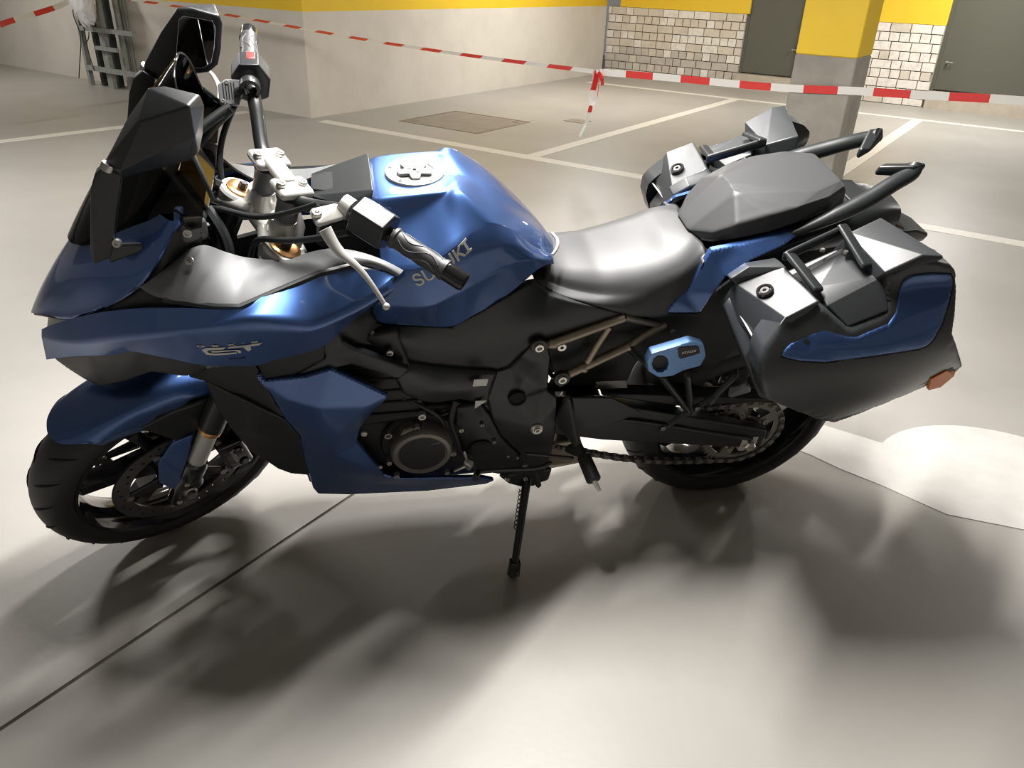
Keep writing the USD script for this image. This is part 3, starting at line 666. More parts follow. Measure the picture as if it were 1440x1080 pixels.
B('turn_switch', S_(hull([along(s)+up_*y+fw_*x for s in (-.046, -.026) for x, y in ((-.034, -.016), (-.030, -.006), (-.022, -.01))], .002)), 'grey_plastic', sw)
for k, s in enumerate((-.030, -.021, -.012)): B('switch_symbol', S_(cyl(along(s)+up_*-.008-fw_*.0335, along(s)+up_*-.008-fw_*.0350, .0028, 10)), 'decal_white', sw)
hR, d, up_, fw_ = housing(-1, -.052, -.004, [(-.030, -.034), (-.036, .0), (-.018, .028), (.014, .027), (.030, .004), (.026, -.034), (.0, -.046)])
sw = part('right_switchgear', label='right switchgear with red stop switch')
B('switch_housing', S_(hR), 'satin_black', sw)
hT, *_ = housing(-1, -.010, .008, [(-.018, -.016), (-.018, .012), (.0, .022), (.018, .012), (.018, -.016)])
B('throttle_collar', S_(hT), 'grey_plastic', sw)
B('stop_switch', S_(hull([along(s, -1)+up_*y+fw_*x for s in (-.030, -.006) for x, y in ((-.028, .010), (-.012, .030), (.0, .030), (-.016, .006))], .003)), 'red_plastic', sw)
# clutch perch, lever and mirror-like details on the left; brake master cylinder on the right
pc = along(-.085)
B('clutch_perch', S_(cat(ring(pc, gd, .013, .020, .020), hull([pc+V3(.02, -.005, .004), pc+V3(.062, .012, .0), pc+V3(.058, -.012, .002), pc+V3(.016, .01, -.004)], .007))), 'silver', hb)
B('perch_bolt', S_(bolt(pc+V3(.058, .0, .006), (0, 0, 1), .009, .008)), 'bolt_silver', hb)
tipL = LS(543, 431, .375)
lev = [LS(457, 322, .255), LS(476, 352, .285), LS(497, 370, .310), LS(520, 396, .340), tipL]
B('clutch_lever', S_(cat(sweep(lev, [.012, .0095, .0065, .0048, .0040], 12, flat=(1.0, .6)), trimesh.creation.icosphere(2, .0065).apply_translation(tipL))), 'silver', hb, smooth=60)
pr_ = pc*V3(1, -1, 1); tipR = tipL*V3(1, -1, 1)
levR = [LS(311, 142, -.255), LS(310, 127, -.29), LS(304, 113, -.33), LS(297, 103, -.355), LS(288, 97, -.375)]; tipR = levR[-1]
B('brake_lever', S_(cat(sweep(levR, [.009, .0065, .005, .0042, .0036], 12, flat=(1.0, .72)), trimesh.creation.icosphere(2, .0065).apply_translation(tipR))), 'silver', hb, smooth=60)
rc_ = LS(323, 130, -.205); cS = SR.T@(CB-SP)+SP; rn = unit(unit(cS-rc_)+V3(0, 0, .35))
def on_plane(px, py): d = SR.T@(BA@pix_ray(px, py)); return cS+d*((rc_-cS)@rn)/(d@rn)
rq = np.array([on_plane(x, y) for x, y in ((308, 120), (318, 113), (338, 114), (335, 146), (311, 146))]); rc_ = rq.mean(0)
B('fluid_reservoir', S_(hull(np.vstack([(rq-rc_)*.9+rc_-rn*.006, (rq-rc_)*.78+rc_-rn*.040]), .003)), 'satin_black', hb)
B('master_cylinder', S_(cat(ring(pr_, gd*V3(1, -1, 1), .013, .020, .022), hull([pr_+V3(.018, .0, -.004), rc_-rn*.050+V3(0, .012, 0), rc_-rn*.050-V3(0, .014, 0)], .009))), 'satin_black', hb)
B('reservoir_lid', S_(hull(np.vstack([rq, rq-rn*.005]), .0025)), 'grey_plastic', hb)
ra, rb_ = unit(rq[4]-rq[0]), unit(np.cross(rn, rq[4]-rq[0]))
for k in range(5): B('lid_rib', S_(hull([rc_+rb_*(-.010+.005*k)+ra*s*.015+rn*z+rb_*e for s in (-1, 1) for z in (.002, .0035) for e in (-.0007, .0007)])), 'satin_black', hb, smooth=False)
for p in (rq[1], rq[4]): B('lid_screw', S_(bolt((p-rc_)*.8+rc_+rn*.002, rn, .004, .002)), 'bolt_silver', hb)
# risers, clamp, upper triple clamp
rs = part('handlebar_clamp', label='cast silver handlebar clamp')
B('clamp_cap', S_(cat(hull([V3(u, sg*v, w) for u, w in ((1.142, 1.040), (1.092, 1.028)) for v in (.026, .064) for sg in (1,)], .009, 10), hull([V3(u, -v, w) for u, w in ((1.142, 1.040), (1.092, 1.028)) for v in (.026, .064)], .009, 10), hull([V3(u, s_*.03, w) for u, w in ((1.128, 1.043), (1.108, 1.038)) for s_ in (-1, 1)], .008, 10))), 'silver', rs)
for sg in (1, -1):
    for c in (V3(1.138, .045*sg, 1.048), V3(1.096, .045*sg, 1.036)): B('clamp_bolt', S_(bolt(c, (-.25, 0, 1), .009, .008)), 'bolt_silver', rs)
    B('riser', S_(lathe([(.022, .035), (.021, .075), (.024, .085)], V3(1.140, .045*sg, .935), unit(V3(-.20, 0, 1)), 24)), 'grey_plastic', rs)
tc = part('upper_triple_clamp', label='cast silver upper triple clamp with gold fork caps')
fcL = on_fork(.930, .0915)
arm = lambda sg: cat(hull([V3(1.118, sg*.02, .912), V3(1.165, sg*.02, .925), fcL*V3(1, sg, 1)+V3(.032, 0, .0), fcL*V3(1, sg, 1)+V3(-.038, 0, -.014), fcL*V3(1, sg, 1)+V3(0, 0, -.03)], .010, 10), lathe([(.040, -.026), (.043, -.020), (.043, .006), (.039, .011), (.0300, .011), (.0300, -.026)], fcL*V3(1, sg, 1), FD, 40), lathe([(.034, -.01), (.033, .012), (.027, .034), (.026, .046)], V3(1.146, .045*sg, .925), unit(V3(-.20, 0, 1)), 28))
B('clamp_casting', S_(cat(arm(1), arm(-1), hull([V3(1.10, s_*.03, .915) for s_ in (-1, 1)]+[V3(1.17, s_*.03, .93) for s_ in (-1, 1)], .012, 10))), 'silver', tc)
B('stem_nut', S_(lathe([(.018, 0), (.018, .012), (.013, .016), (0, .016)], V3(1.115, 0, .928), FD, 6)), 'steel', tc)
for sg in (1, -1):
    B('pinch_bolt', S_(bolt(fcL*V3(1, sg, 1)+V3(.042, sg*.02, -.006), unit(V3(.3, sg, 0)), .008, .006)), 'steel', tc)
    B('gusset', S_(hull([V3(1.108, sg*.055, .945), V3(1.112, sg*.045, .978), fcL*V3(1, sg, 1)+V3(-.036, -sg*.012, .008), fcL*V3(1, sg, 1)+V3(-.030, -sg*.004, -.01)], .008)), 'silver', tc)
    B('clamp_ear', S_(hull([fcL*V3(1, sg, 1)+V3(.046, sg*.014, -.006), fcL*V3(1, sg, 1)+V3(.030, sg*.022, -.004), V3(1.175, sg*.03, .945)], .011)), 'silver', tc)
# cables and hoses round the steering head
cb = part('control_cables')
for P, r in (([along(-.085)+V3(.04, -.03, 0), V3(1.20, .06, 1.01), V3(1.24, -.02, .98), V3(1.25, -.08, .90), V3(1.22, -.09, .80)], .0055), ([along(-.05)+V3(.03, 0, -.02), V3(1.17, .12, .99), V3(1.20, .06, .95), V3(1.21, .03, .86)], .006),
             ([along(-.06, -1)+V3(.04, 0, -.02), V3(1.20, -.20, .98), V3(1.24, -.14, .92), V3(1.24, -.10, .82)], .0075), ([along(-.07, -1)+V3(.05, .02, -.03), V3(1.22, -.18, .97), V3(1.27, -.12, .90), V3(1.27, -.08, .80)], .0085),
             ([along(-.04, -1)+V3(.02, 0, -.03), V3(1.16, -.17, .99), V3(1.19, -.11, .93), V3(1.20, -.06, .84)], .006), ([rc_+V3(.01, .02, -.02), V3(1.25, -.16, 1.00), V3(1.28, -.13, .92), V3(1.28, -.1, .82)], .010)):
    B('cable', S_(sweep(P, r, 9, m=30)), 'soft_black', cb, smooth=60)
sp = part('steering_lock', label='ignition switch ahead of the tank')
B('lock_barrel', cat(lathe([(.022, 0), (.024, .01), (.024, .03), (.02, .034), (.012, .034), (.012, .028), (0, .028)], V3(1.045, 0, .945), unit(V3(-.3, 0, 1)))), 'satin_black', sp)
# ------------------------------------------------------------------ bodywork: front cowl, screen, side fairings
fc = part('front_cowl')
cowl = [LL([(47, 438, 0), (58, 409, 0), (76, 375, 0), (99.6, 338, 0), (128, 296, 0)]),
        LL([(50, 440, .02), (68, 414, .055), (96, 375, .07), (128, 335, .072), (158, 292, .07)]),
        LL([(60, 442, .05), (100, 412, .105), (140, 375, .135), (180, 332, .138), (212, 292, .122)]),
        LL([(78, 445, .085), (116, 441, .128), (170, 412, .172), (214, 372, .188), (240, 310, .168)]),
        LL([(92, 446, .10), (156, 422.5, .165), (201, 398, .195), (229, 353, .192), (252, 316, .172)])]
cw = [r*V3(1, -1, 1) for r in cowl[:0:-1]]+cowl
B('cowl_shell', skin(cw, 40, 40, t=.004), 'blue_paint', fc, smooth=45)
low_edge = LL([(50, 441, .02), (66, 443.5, .06), (92, 447, .10), (156, 424, .163), (201, 400, .193)])
pair('cowl_lip', sweep(low_edge, .0035, 8, m=30), 'satin_black', fc)
pl_ = LL([(54, 437.5, .022), (78, 436.5, .062), (92, 441, .09), (70, 442, .055)])
pair('position_lamp', hull(np.vstack([pl_, pl_-V3(.0, .0, .012)+V3(-.01, 0, 0)]), .002), 'lamp_clear', fc)
tb_ = LL([(245, 294, .150), (252, 295.5, .150), (252, 316, .176), (245, 324, .182)])
pair('cowl_tab', hull(np.vstack([tb_, tb_-V3(.004, .008, 0)]), .0015), 'blue_paint', fc)
# windscreen
sc = part('windscreen')
base = [V3(1.512, 0, .905), V3(1.495, .05, .915), V3(1.435, .10, .942), V3(1.365, .135, .972), V3(1.243, .160, 1.008)]
midp = [V3(1.40, 0, 1.065), V3(1.39, .055, 1.068), V3(1.35, .105, 1.07), V3(1.30, .140, 1.068), V3(1.232, .163, 1.05)]
topp = [V3(1.258, 0, 1.235), V3(1.258, .045, 1.228), V3(1.252, .085, 1.196), V3(1.244, .118, 1.135), V3(1.221, .160, 1.085)]
rl = [np.array([a, b, c]) for a, b, c in zip(base, midp, topp)]
rl = [r*V3(1, -1, 1) for r in rl[:0:-1]]+rl
B('screen_shell', skin(rl, 26, 44, t=.003), 'smoked_screen', sc, smooth=60)
tp2 = topp[3:]; pair('screen_trim', sweep([topp[3], topp[4], V3(1.215, .163, 1.06)], .0042, 8), 'satin_black', sc)
B('screen_edge', sweep([p*V3(1, -1, 1) for p in topp[:0:-1]]+topp, .0022, 8, m=60), 'gloss_black', sc, smooth=60)
for w_, u_, v_ in ((1.0, 1.40, .118), (.985, 1.36, .140)): pair('screen_bolt', bolt(V3(u_, v_-.004, w_-.02), unit(V3(.35, 1, .35)), .007, .005), 'bolt_silver', sc)
# meter and inner cowl behind the screen
mt = part('instrument_panel')
B('meter_housing', hull([V3(u, v, w) for u, w in ((1.30, 1.075), (1.255, .985), (1.32, .965)) for v in (-.09, .09)], .010), 'soft_black', mt)
B('display', hull([V3(u, v, w) for u, w in ((1.278, 1.068), (1.245, .995)) for v in (-.075, .075)], .004), 'gloss_black', mt)
B('inner_cowl', hull([V3(1.40, v, .94) for v in (-.10, .10)]+[V3(1.30, v, .90) for v in (-.13, .13)]+[V3(1.34, v, 1.00) for v in (-.09, .09)], .01), 'soft_black', mt)
pair('cowl_bracket', hull(LL([(258, 318, .16), (281, 316, .15), (284, 334, .15), (262, 338, .165)])+V3(0, -.01, 0), .010), 'grey_plastic', mt)
pair('bracket_screw', bolt(L(264, 328, .172), (0.1, 1, .4), .008, .006), 'bolt_silver', mt)
pair('meter_stay', sweep([V3(1.25, .05, .98), V3(1.22, .09, .93), V3(1.22, .12, .88)], .012, 8), 'soft_black', mt)
# mirrors: stalk plate, arm and faceted shell with the glass on its rear face
def mirror_unit(sg):
    q = V3(1, sg, 1)
    k = part('mirror', label=('left mirror seen from its black outer shell' if sg > 0 else 'right mirror showing its glass'))
    st_ = LL([(130, 267, .196), (136, 246, .198), (149, 236, .20), (168, 246, .20), (163, 290, .195), (158, 330, .185), (155, 360, .178), (134, 368, .18), (130, 355, .18)])
    B('stalk', hull(np.vstack([st_, st_-V3(0, .018, 0)])*q, .003, 6), 'satin_black', k)
    B('stalk_foot', hull(LL([(156, 345, .178), (197, 344, .17), (199, 348, .17), (156, 366, .176), (196, 352, .17)])*q, .004, 6), 'satin_black', k)
    B('foot_screw', bolt(L(165, 341, .184)*q, (0, sg, .3), .008, .008), 'bolt_silver', k)
    B('pivot', cyl(L(149, 239, .200)*q, L(153, 230, .198)*q, .010, 16), 'steel', k)
    # shell: the rim round the glass (which is folded to face the rider), the ridge of its back, and the tip that runs down to the pivot
    rim = LL([(187, 166, .182), (200, 148, .182), (213, 129, .182), (233, 127.5, .182), (277, 138, .182), (281, 148, .182), (279.5, 186, .182), (274.5, 211, .182), (262, 221, .182), (217, 230, .186), (200, 232, .19)])
    ridge = LL([(200, 171, .216), (263, 151, .224), (270, 190, .222), (205, 215, .214)])
    tip = LL([(158, 222, .192), (154, 232, .194), (172, 244, .194), (172, 236, .208)])
    B('shell', hull(np.vstack([rim, ridge, tip])*q, .006, 10), 'satin_black', k, smooth=38)
    gl = LL([(213, 140, .180), (220, 134, .180), (270, 141, .180), (275, 150, .180), (274, 184, .180), (269, 207, .180), (255, 215, .180), (209, 216, .180)])
    B('glass', hull(np.vstack([gl-V3(0, .005, 0), gl-V3(0, .008, 0)])*q, .0008, 6), 'mirror_glass', k)
mirror_unit(1); mirror_unit(-1)
# grey inner panel beside the fork and its black trim
ip = part('inner_fairing', label='left grey inner fairing panel')
ip_i = [(258, 362, .165), (270, 351, .166), (286, 346, .164), (316, 356, .154), (345, 364, .147), (400, 368.5, .138), (440, 356, .142), (480, 352, .155), (566, 382, .186)]
ip_o = [(199, 404, .196), (224, 418, .216), (262, 424.5, .238), (306, 429, .252), (336, 429, .252), (404, 401, .214), (450, 382, .194), (493, 371, .185), (556, 389, .191)]
ip_m = [((a[0]+b[0])/2, (a[1]+b[1])/2+1, (a[2]+b[2])/2+.007) for a, b in zip(ip_i, ip_o)]
rails_ip = [LL(ip_i), LL(ip_m), LL(ip_o)]
ipm = skin(rails_ip, 60, 24, t=.004)
B('panel_shell', ipm, 'grey_plastic', ip, smooth=50)
B('panel_screw', bolt(L(266.5, 368, .196), (.1, .6, 1), .008, .004), 'steel', ip); 
tr_ = LL([(232, 422, .222), (306, 432, .256), (337, 433, .258), (404, 404.5, .220), (450, 385.5, .200), (493, 374.5, .190), (556, 391.5, .195), (541, 412, .206), (505, 437, .216)])
trim_m = sweep(tr_, .0075, 8, smooth=False)
B('panel_trim', trim_m, 'satin_black', ip)
ip2 = part('inner_fairing', label='right grey inner fairing panel'); B('panel_shell', mirror(ipm), 'grey_plastic', ip2, smooth=50); B('panel_trim', mirror(trim_m), 'satin_black', ip2)

def side(name, mats, mesh, label=None, smooth=32):
    pair(name, mesh, mats, bike, smooth)
# upper side fairing, blue
up_t = [(66, 462, .056), (102, 449.5, .105), (166, 435.5, .178), (220, 431.5, .218), (275, 432.5, .245), (337, 435.5, .262), (372, 421.5, .240), (404, 407.5, .218), (450, 388, .198), (500, 378.5, .188), (556, 393, .194)]
up_c = [(66, 473, .060), (107, 479, .130), (160, 474, .190), (210, 469, .228), (265, 462.5, .258), (320, 456, .277), (356, 451, .287), (400, 454, .282), (440, 456, .268), (490, 436, .242), (552, 399, .211)]
up_b = [(72, 503, .066), (120, 496, .135), (160, 493, .170), (199, 489.5, .203), (240, 498, .226), (290, 507.5, .246), (357, 508, .252), (385, 500, .249), (448, 483, .236), (490, 446, .224), (541, 411, .208)]
upper = skin(match([LL(up_t), LL(up_c), LL(up_b)], 70), 70, 24, hard=(1,), t=.010)
side_up = part('side_fairing', label='left upper side fairing')
B('fairing_panel', upper, 'blue_paint', side_up, smooth=22)
side_up2 = part('side_fairing', label='right upper side fairing'); B('fairing_panel', mirror(upper), 'blue_paint', side_up2, smooth=22)
def surf_of(mesh):
    v, n = np.array(mesh.vertices), mesh.vertex_normals; k = v[:, 1] > 0; k &= n[:, 1] > .15
    lin, near = LinearNDInterpolator(v[k][:, [0, 2]], v[k][:, 1]), NearestNDInterpolator(v[k][:, [0, 2]], v[k][:, 1])
    return lambda p: np.where(np.isnan(lin(p)), near(p), lin(p))
su = surf_of(upper)
def px_decal(polys, surf, v0, t=.0009):
    """flat emblem strokes surveyed in the photograph, laid on a panel"""
    out = []
    for pg in polys:
        q = LL([(x, y, v0) for x, y in pg])[:, [0, 2]]; P = Polygon(q).buffer(0); P = P.segmentize(.008)
        for g in getattr(P, 'geoms', [P]):
            m = trimesh.creation.extrude_polygon(g, t, engine='earcut'); w = np.array(m.vertices)
            # refit: the height above the panel is the local v
            m = trimesh.Trimesh(np.c_[w[:, 0], surf(w[:, :2])+.0008+w[:, 2], w[:, 1]], m.faces, process=False); m.fix_normals(); out.append(m)
    return cat(out)
gx = lambda x, y: (270+x/13.09, 455+y/13.09)
GT = [[(180, 460), (270, 400), (625, 345), (595, 395), (330, 440), (280, 475), (320, 505), (420, 510), (835, 445), (830, 480), (440, 550), (270, 550)],
      [(350, 475), (400, 450), (870, 385), (915, 415), (910, 455), (880, 468), (830, 425), (760, 420), (400, 490)],
      [(700, 325), (1310, 212), (1240, 270), (1080, 298), (1100, 375), (1040, 418), (950, 318), (660, 375)]]
for g in GT: B('emblem_stroke', px_decal([[gx(*p) for p in g]], su, .262), 'decal_silver', side_up)
SM = {'G': (80, 375, 255), 'S': (365, 325, 550), 'X': (660, 265, 800), 'S2': (1090, 185, 1275)}
for key, (x0, y0, x1) in SM.items():
    o_ = L(*gx(x0, y0+45), .262); e_ = L(*gx(x1, y0+45-(x1-x0)*.19), .262)
    B('emblem_letter', decal(key[0], ((o_[0], o_[2]), (e_-o_)[[0, 2]]), .0046, su, squeeze=3.6), 'decal_silver', side_up)
o_, e_ = L(*gx(905, 240), .262), L(*gx(985, 225), .262); B('emblem_letter', decal('-', ((o_[0], o_[2]), (e_-o_)[[0, 2]]), .0046, su, squeeze=2.6), 'decal_silver', side_up)
o_, e_ = L(*gx(690, 610), .258), L(*gx(1100, 545), .258); B('emblem_letter', decal('GRAND TOURER', ((o_[0], o_[2]), (e_-o_)[[0, 2]]), .0024, su, squeeze=1.15, bold=False), 'disc_steel', side_up)
filler = panel([(196, 402, .172), (226, 353, .172), (247, 316, .155), (284, 318, .150), (284, 345, .155), (262, 358, .158), (236, 398, .185), (222, 412, .19)], mode='lin', t=.03, rnd=.002)
pair('cowl_side_cover', filler, 'satin_black', bike)
# black intake under the cowl, chin, ducts
pair('intake_cover', panel([(100, 448, .098), (156, 424, .155), (200, 402, .185), (224, 418, .205), (260, 425, .222), (305, 430, .24), (336, 431, .25), (337, 437, .25), (275, 434, .235), (220, 433, .208), (166, 437, .168), (117, 448, .12)], mode='lin', t=.02, rnd=.002), 'satin_black', bike)
pair('chin_cowl', panel([(72, 502, .06), (95, 519, .085), (117, 533, .105), (140, 545, .125), (175, 537, .158), (213, 523.5, .188), (262, 530, .218), (290, 520, .235), (278, 506, .24), (199, 488, .20), (120, 495, .132)], [(180, 512, .178), (130, 520, .13)], mode='lin', t=.02), 'satin_black', bike)
hl = part('headlamp')
B('lamp_lens', hull(LL([(67, 471, .05), (70, 447, .05), (101, 448.5, .10), (71, 459, .055)]).repeat(1, 0).tolist()+(LL([(67, 471, .05), (70, 447, .05), (101, 448.5, .10)])*V3(1, -1, 1)).tolist()+[V3(1.50, .03, .76), V3(1.50, -.03, .76)], .003), 'lamp_clear', hl)
B('lamp_housing', hull([V3(u, v, w) for u, v0, w in ((1.555, .045, .73), (1.50, .11, .755), (1.40, .15, .80), (1.40, .15, .70), (1.55, .05, .69)) for v in (-v0, v0)], .006), 'gloss_black', hl)
# the notch between upper and lower fairing, and the black duct that reaches back to the frame
pair('duct_recess', panel([(357, 506, .24), (372, 502, .242), (448, 482, .228), (458, 490, .226), (456, 506, .222), (412, 529, .225), (372, 537, .228)], mode='lin', t=.02), 'soft_black', bike)
pair('duct_wedge', panel([(410, 530, .225), (430, 520, .226), (458, 503, .222), (452, 484, .224), (471, 457, .226), (482, 482, .215), (577, 520, .20), (561, 534, .206), (494, 513, .216), (468, 519.5, .222)], [(500, 500, .218)], mode='lin', t=.015), 'satin_black', bike)
# lower side fairing
lo_out = [(357, 508, .247), (372, 536, .236), (429, 530, .234), (465.5, 519, .232), (547, 557.5, .214), (540, 566, .214), (523, 582, .206), (507, 602, .204), (502, 622, .202), (541, 669, .19), (560, 674, .186), (640, 673, .172), (676, 672, .160), (696, 676, .152), (684, 681, .146), (600, 691, .150), (490, 696, .156), (447, 695, .160), (440, 687, .166), (435, 669, .176), (425, 640, .196), (422, 614, .21), (400, 590, .224), (381, 556, .234), (362, 535, .242)]
lo_ctl = [(449, 574, .250), (520, 572, .226), (400, 560, .240), (455, 612, .232), (424, 625, .206), (480, 613, .226), (460, 665, .19), (520, 680, .172), (600, 682, .162), (470, 640, .212)]
lower = panel(lo_out, lo_ctl, mode='lin', step=.010, t=.012)
for sg, lb in ((1, 'left lower side fairing'), (-1, 'right lower side fairing')):
    k = part('lower_fairing', label=lb); B('fairing_panel', lower if sg > 0 else mirror(lower), 'blue_paint', k, smooth=22)
    B('fairing_screw', bolt(L(512, 609, .206)*V3(1, sg, 1), (0, sg, 0), .007, .005), 'bolt_silver', k)
    B('fairing_screw', bolt(L(535, 656, .196)*V3(1, sg, 1), (0, sg, 0), .005, .004), 'bolt_silver', k)
B('belly_pan', hull([V3(u, v, w) for u, v0, w in ((1.12, .13, .285), (1.13, .12, .35), (.70, .10, .245), (.68, .10, .262), (.9, .12, .252)) for v in (-v0, v0)], .008), 'blue_paint', bike)
pair('radiator_shroud', panel([(286, 534, .205), (338, 560, .232), (383, 582, .236), (402, 592, .228), (423, 615, .21), (427, 642, .198), (436, 669, .178), (408, 666.5, .185), (391, 660, .19), (376, 650, .194), (352, 635, .192), (330, 610, .186), (305, 575, .188)], [(350, 600, .212), (390, 625, .208)], mode='lin', t=.012), 'satin_black', bike)
pair('shroud_upper', panel([(262, 530, .20), (290, 518, .228), (357, 510, .24), (381, 556, .232), (402, 590, .224), (383, 583, .226), (338, 561, .22), (286, 536, .20)], mode='lin', t=.02), 'soft_black', bike)
rd = part('radiator'); B('radiator_core', hull([V3(u, v, w) for u, w in ((1.24, .70), (1.19, .42), (1.21, .70), (1.16, .42)) for v in (-.17, .17)]), 'soft_black', rd, smooth=False)
for k in range(24): B('radiator_fin', box((1.222-.0022*k, 0, .69-.0115*k), (.034, .32, .0022)), 'engine_black', rd, smooth=False)
B('coolant_hose', sweep([V3(1.17, .15, .68), V3(1.10, .17, .62), V3(1.04, .14, .55), V3(1.0, .12, .5)], .018, 12), 'soft_black', rd)

# ------------------------------------------------------------------ tank
tk = part('fuel_tank')
R0 = np.array([V3(.955, 0, 1.010), V3(.935, 0, 1.016), V3(.861, 0, 1.020), V3(.815, 0, 1.020), V3(.775, 0, 1.016), V3(.725, 0, .998), V3(.665, 0, .962), V3(.600, 0, .905), V3(.562, 0, .858)])
R1 = LL([(522, 281, .076), (533, 277, .079), (585, 271.5, .081), (622, 267.5, .079), (640, 259, .062)])
R2 = LL([(532, 325, .108), (540, 323, .112), (588, 299, .101), (622, 281, .094), (644, 268, .088)])
R3 = LL([(536, 372, .160), (550, 377, .174), (600, 374, .193), (640, 346, .178), (666, 324, .150), (690, 315, .134), (716, 321, .117), (752, 346, .088), (776, 357, .062)])
R4 = LL([(532, 402, .165), (548, 404, .178), (600, 405, .199), (643, 382, .189), (673, 362, .172), (700, 352, .156), (724, 349, .136), (756, 358, .102), (777, 361, .072)])
R5 = LL([(528, 428, .166), (545, 430, .178), (600, 432, .196), (648, 410, .186), (680, 392, .170), (706, 377, .155), (730, 368, .138), (759, 366, .107), (778, 366, .077)])
R6 = LL([(524, 438, .158), (534, 453, .160), (590, 458, .162), (634, 459, .156), (668, 442, .150), (702, 423, .140), (733, 399, .126), (761, 376, .104), (779, 371, .08)])
def sect(a, b, th): return np.array([V3(p[0]+(q_[0]-p[0])*math.sin(th)**2, q_[1]*math.sin(th), q_[2]+(p[2]-q_[2])*math.cos(th)**.9) for p, q_ in zip(a, b)])
R1 = np.vstack([R1, sect(R0, R3, math.radians(32))[5:]]); R2 = np.vstack([R2, sect(R0, R3, math.radians(60))[5:]])
tank, TG = solid([R0, R1, R2, R3, R4, R5, R6], 56, 60, hard=(3, 5))
B('tank_shell', tank, 'blue_paint', tk, smooth=28)
gp_ = TG[TG.shape[0]//2:].reshape(-1, 3); ln_, nr_ = LinearNDInterpolator(gp_[:, [0, 2]], gp_[:, 1]), NearestNDInterpolator(gp_[:, [0, 2]], gp_[:, 1])
ts = lambda p: np.where(np.isnan(ln_(p)), nr_(p), ln_(p))
o_, e_ = L(585, 400, .19), L(672, 354, .188); top_ = L(664, 340, .186)
lt = decal('SUZUKI', ((o_[0], o_[2]), (e_-o_)[[0, 2]]), .0235, ts)
wdt = np.ptp(np.array(lt.vertices)[:, 0]); lt = decal('SUZUKI', ((o_[0], o_[2]), (e_-o_)[[0, 2]]), .0235, ts, squeeze=abs(e_[0]-o_[0])/wdt)
B('tank_lettering', lt, 'decal_silver', tk, label='silver maker lettering on the left flank')
CPo = V3(.861, 0, 1.0215); cu = unit(V3(.02, 0, 1))
cp_ = part('filler_cap')
B('cap_ring', lathe([(.058, -.006), (.058, .001), (.0565, .0035), (.041, .0045), (.039, .003), (.039, -.006)], CPo, cu, 56), 'silver', cp_)
B('cap_dish', lathe([(.039, -.004), (.039, .0018), (.034, .0005), (0, -.0005)], CPo, cu, 48), 'steel', cp_)
st_ = []
for k in range(5):
    a = 2*math.pi*k/5+.3; d_ = V3(math.cos(a), math.sin(a), 0); n_ = V3(-math.sin(a), math.cos(a), 0)
    st_.append(hull([CPo+d_*r+n_*w*i+V3(0, 0, z) for r, w in ((.004, .013), (.030, .008), (.034, .006)) for i in (-1, 1) for z in (.001, .0055)], .001, 6))
B('cap_star', cat(st_), 'grey_plastic', cp_)
for k in range(5):
    a = 2*math.pi*k/5+.9; B('ring_screw', bolt(CPo+V3(.049*math.cos(a), .049*math.sin(a), .0035), (0, 0, 1), .0042, .002), 'steel', cp_)
# black cover ahead of the tank
tcv = part('tank_front_cover', label='black cover between tank and handlebar')
cvn = LL([(440, 276, .042), (480, 287, .078), (521, 280, .081), (523, 268, .072)]); cvr = np.vstack([cvn, cvn*V3(1, -1, 1)])
B('cover_shell', hull(np.vstack([cvr, cvr-V3(0, 0, .035)]), .003, 6), 'satin_black', tcv, smooth=25)
rcs = LL([(484, 260, .03), (496, 251, .0), (497, 262, .02), (486, 281, .065)]); nn = unit(np.cross(cvn[2]-cvn[0], cvn[2]*V3(1, -1, 1)-cvn[0])); nn = nn if nn[2] > 0 else -nn
B('cover_ridge', hull(np.vstack([cvn[[0, 1]]*V3(.999, .6, 1)+nn*.006, cvn[[2]]*V3(1, .5, 1)+nn*.004, cvn[[0, 1]]*V3(.999, -.6, 1)+nn*.006, cvn[[2]]*V3(1, -.5, 1)+nn*.004]), .002, 6), 'satin_black', tcv, smooth=25)
for du, hh in ((0, .016), (-.010, .010)): B('cover_mark', box(cvn[2]*V3(1, .1, 1)+V3(.022+du, 0, .0085), (.003, hh, .001)), 'decal_white', tcv, smooth=False)
B('cover_body', hull([V3(u, v, w) for u, v0, w in ((1.03, .04, .99), (.95, .07, 1.0), (1.05, .05, .90), (.94, .11, .88)) for v in (-v0, v0)], .008), 'soft_black', tcv)
o_ = L(500, 257, .05); m_ = meshkit.text_mesh('KEY', .006, .0006, bold=False) if False else None

# ------------------------------------------------------------------ seats and tail
st = part('rider_seat')
S0 = np.array([V3(.590, 0, .838), V3(.53, 0, .832), V3(.48, 0, .832), V3(.43, 0, .839), V3(.36, 0, .857), V3(.31, 0, .879), V3(.25, 0, .890)])
S1 = np.array([V3(.591, .050, .836), V3(.53, .058, .828), V3(.48, .064, .828), V3(.43, .068, .835), V3(.36, .072, .853), V3(.31, .072, .874), L(974, 328, .042)])
S2 = np.array([V3(.593, .074, .828), V3(.53, .092, .815), V3(.48, .104, .813), V3(.43, .112, .819), V3(.36, .118, .836), V3(.31, .116, .857), L(989, 343, .080)])
S2b = np.array([V3(.596, .084, .815), V3(.535, .107, .799), V3(.485, .121, .796), V3(.435, .131, .800), V3(.365, .138, .815), V3(.316, .136, .835), L(994, 354, .102)])
S3 = LL([(752, 392, .086), (785, 413, .115), (815, 423, .134), (850, 431, .147), (893, 439, .152), (930, 441, .150), (988, 372, .130)])
S4 = LL([(753, 398, .078), (785, 417, .104), (815, 427, .122), (850, 435, .135), (893, 443, .140), (930, 444, .138), (986, 378, .122)])
seat, _ = solid([S0, S1, S2, S2b, S3, S4], 48, 44, hard=())
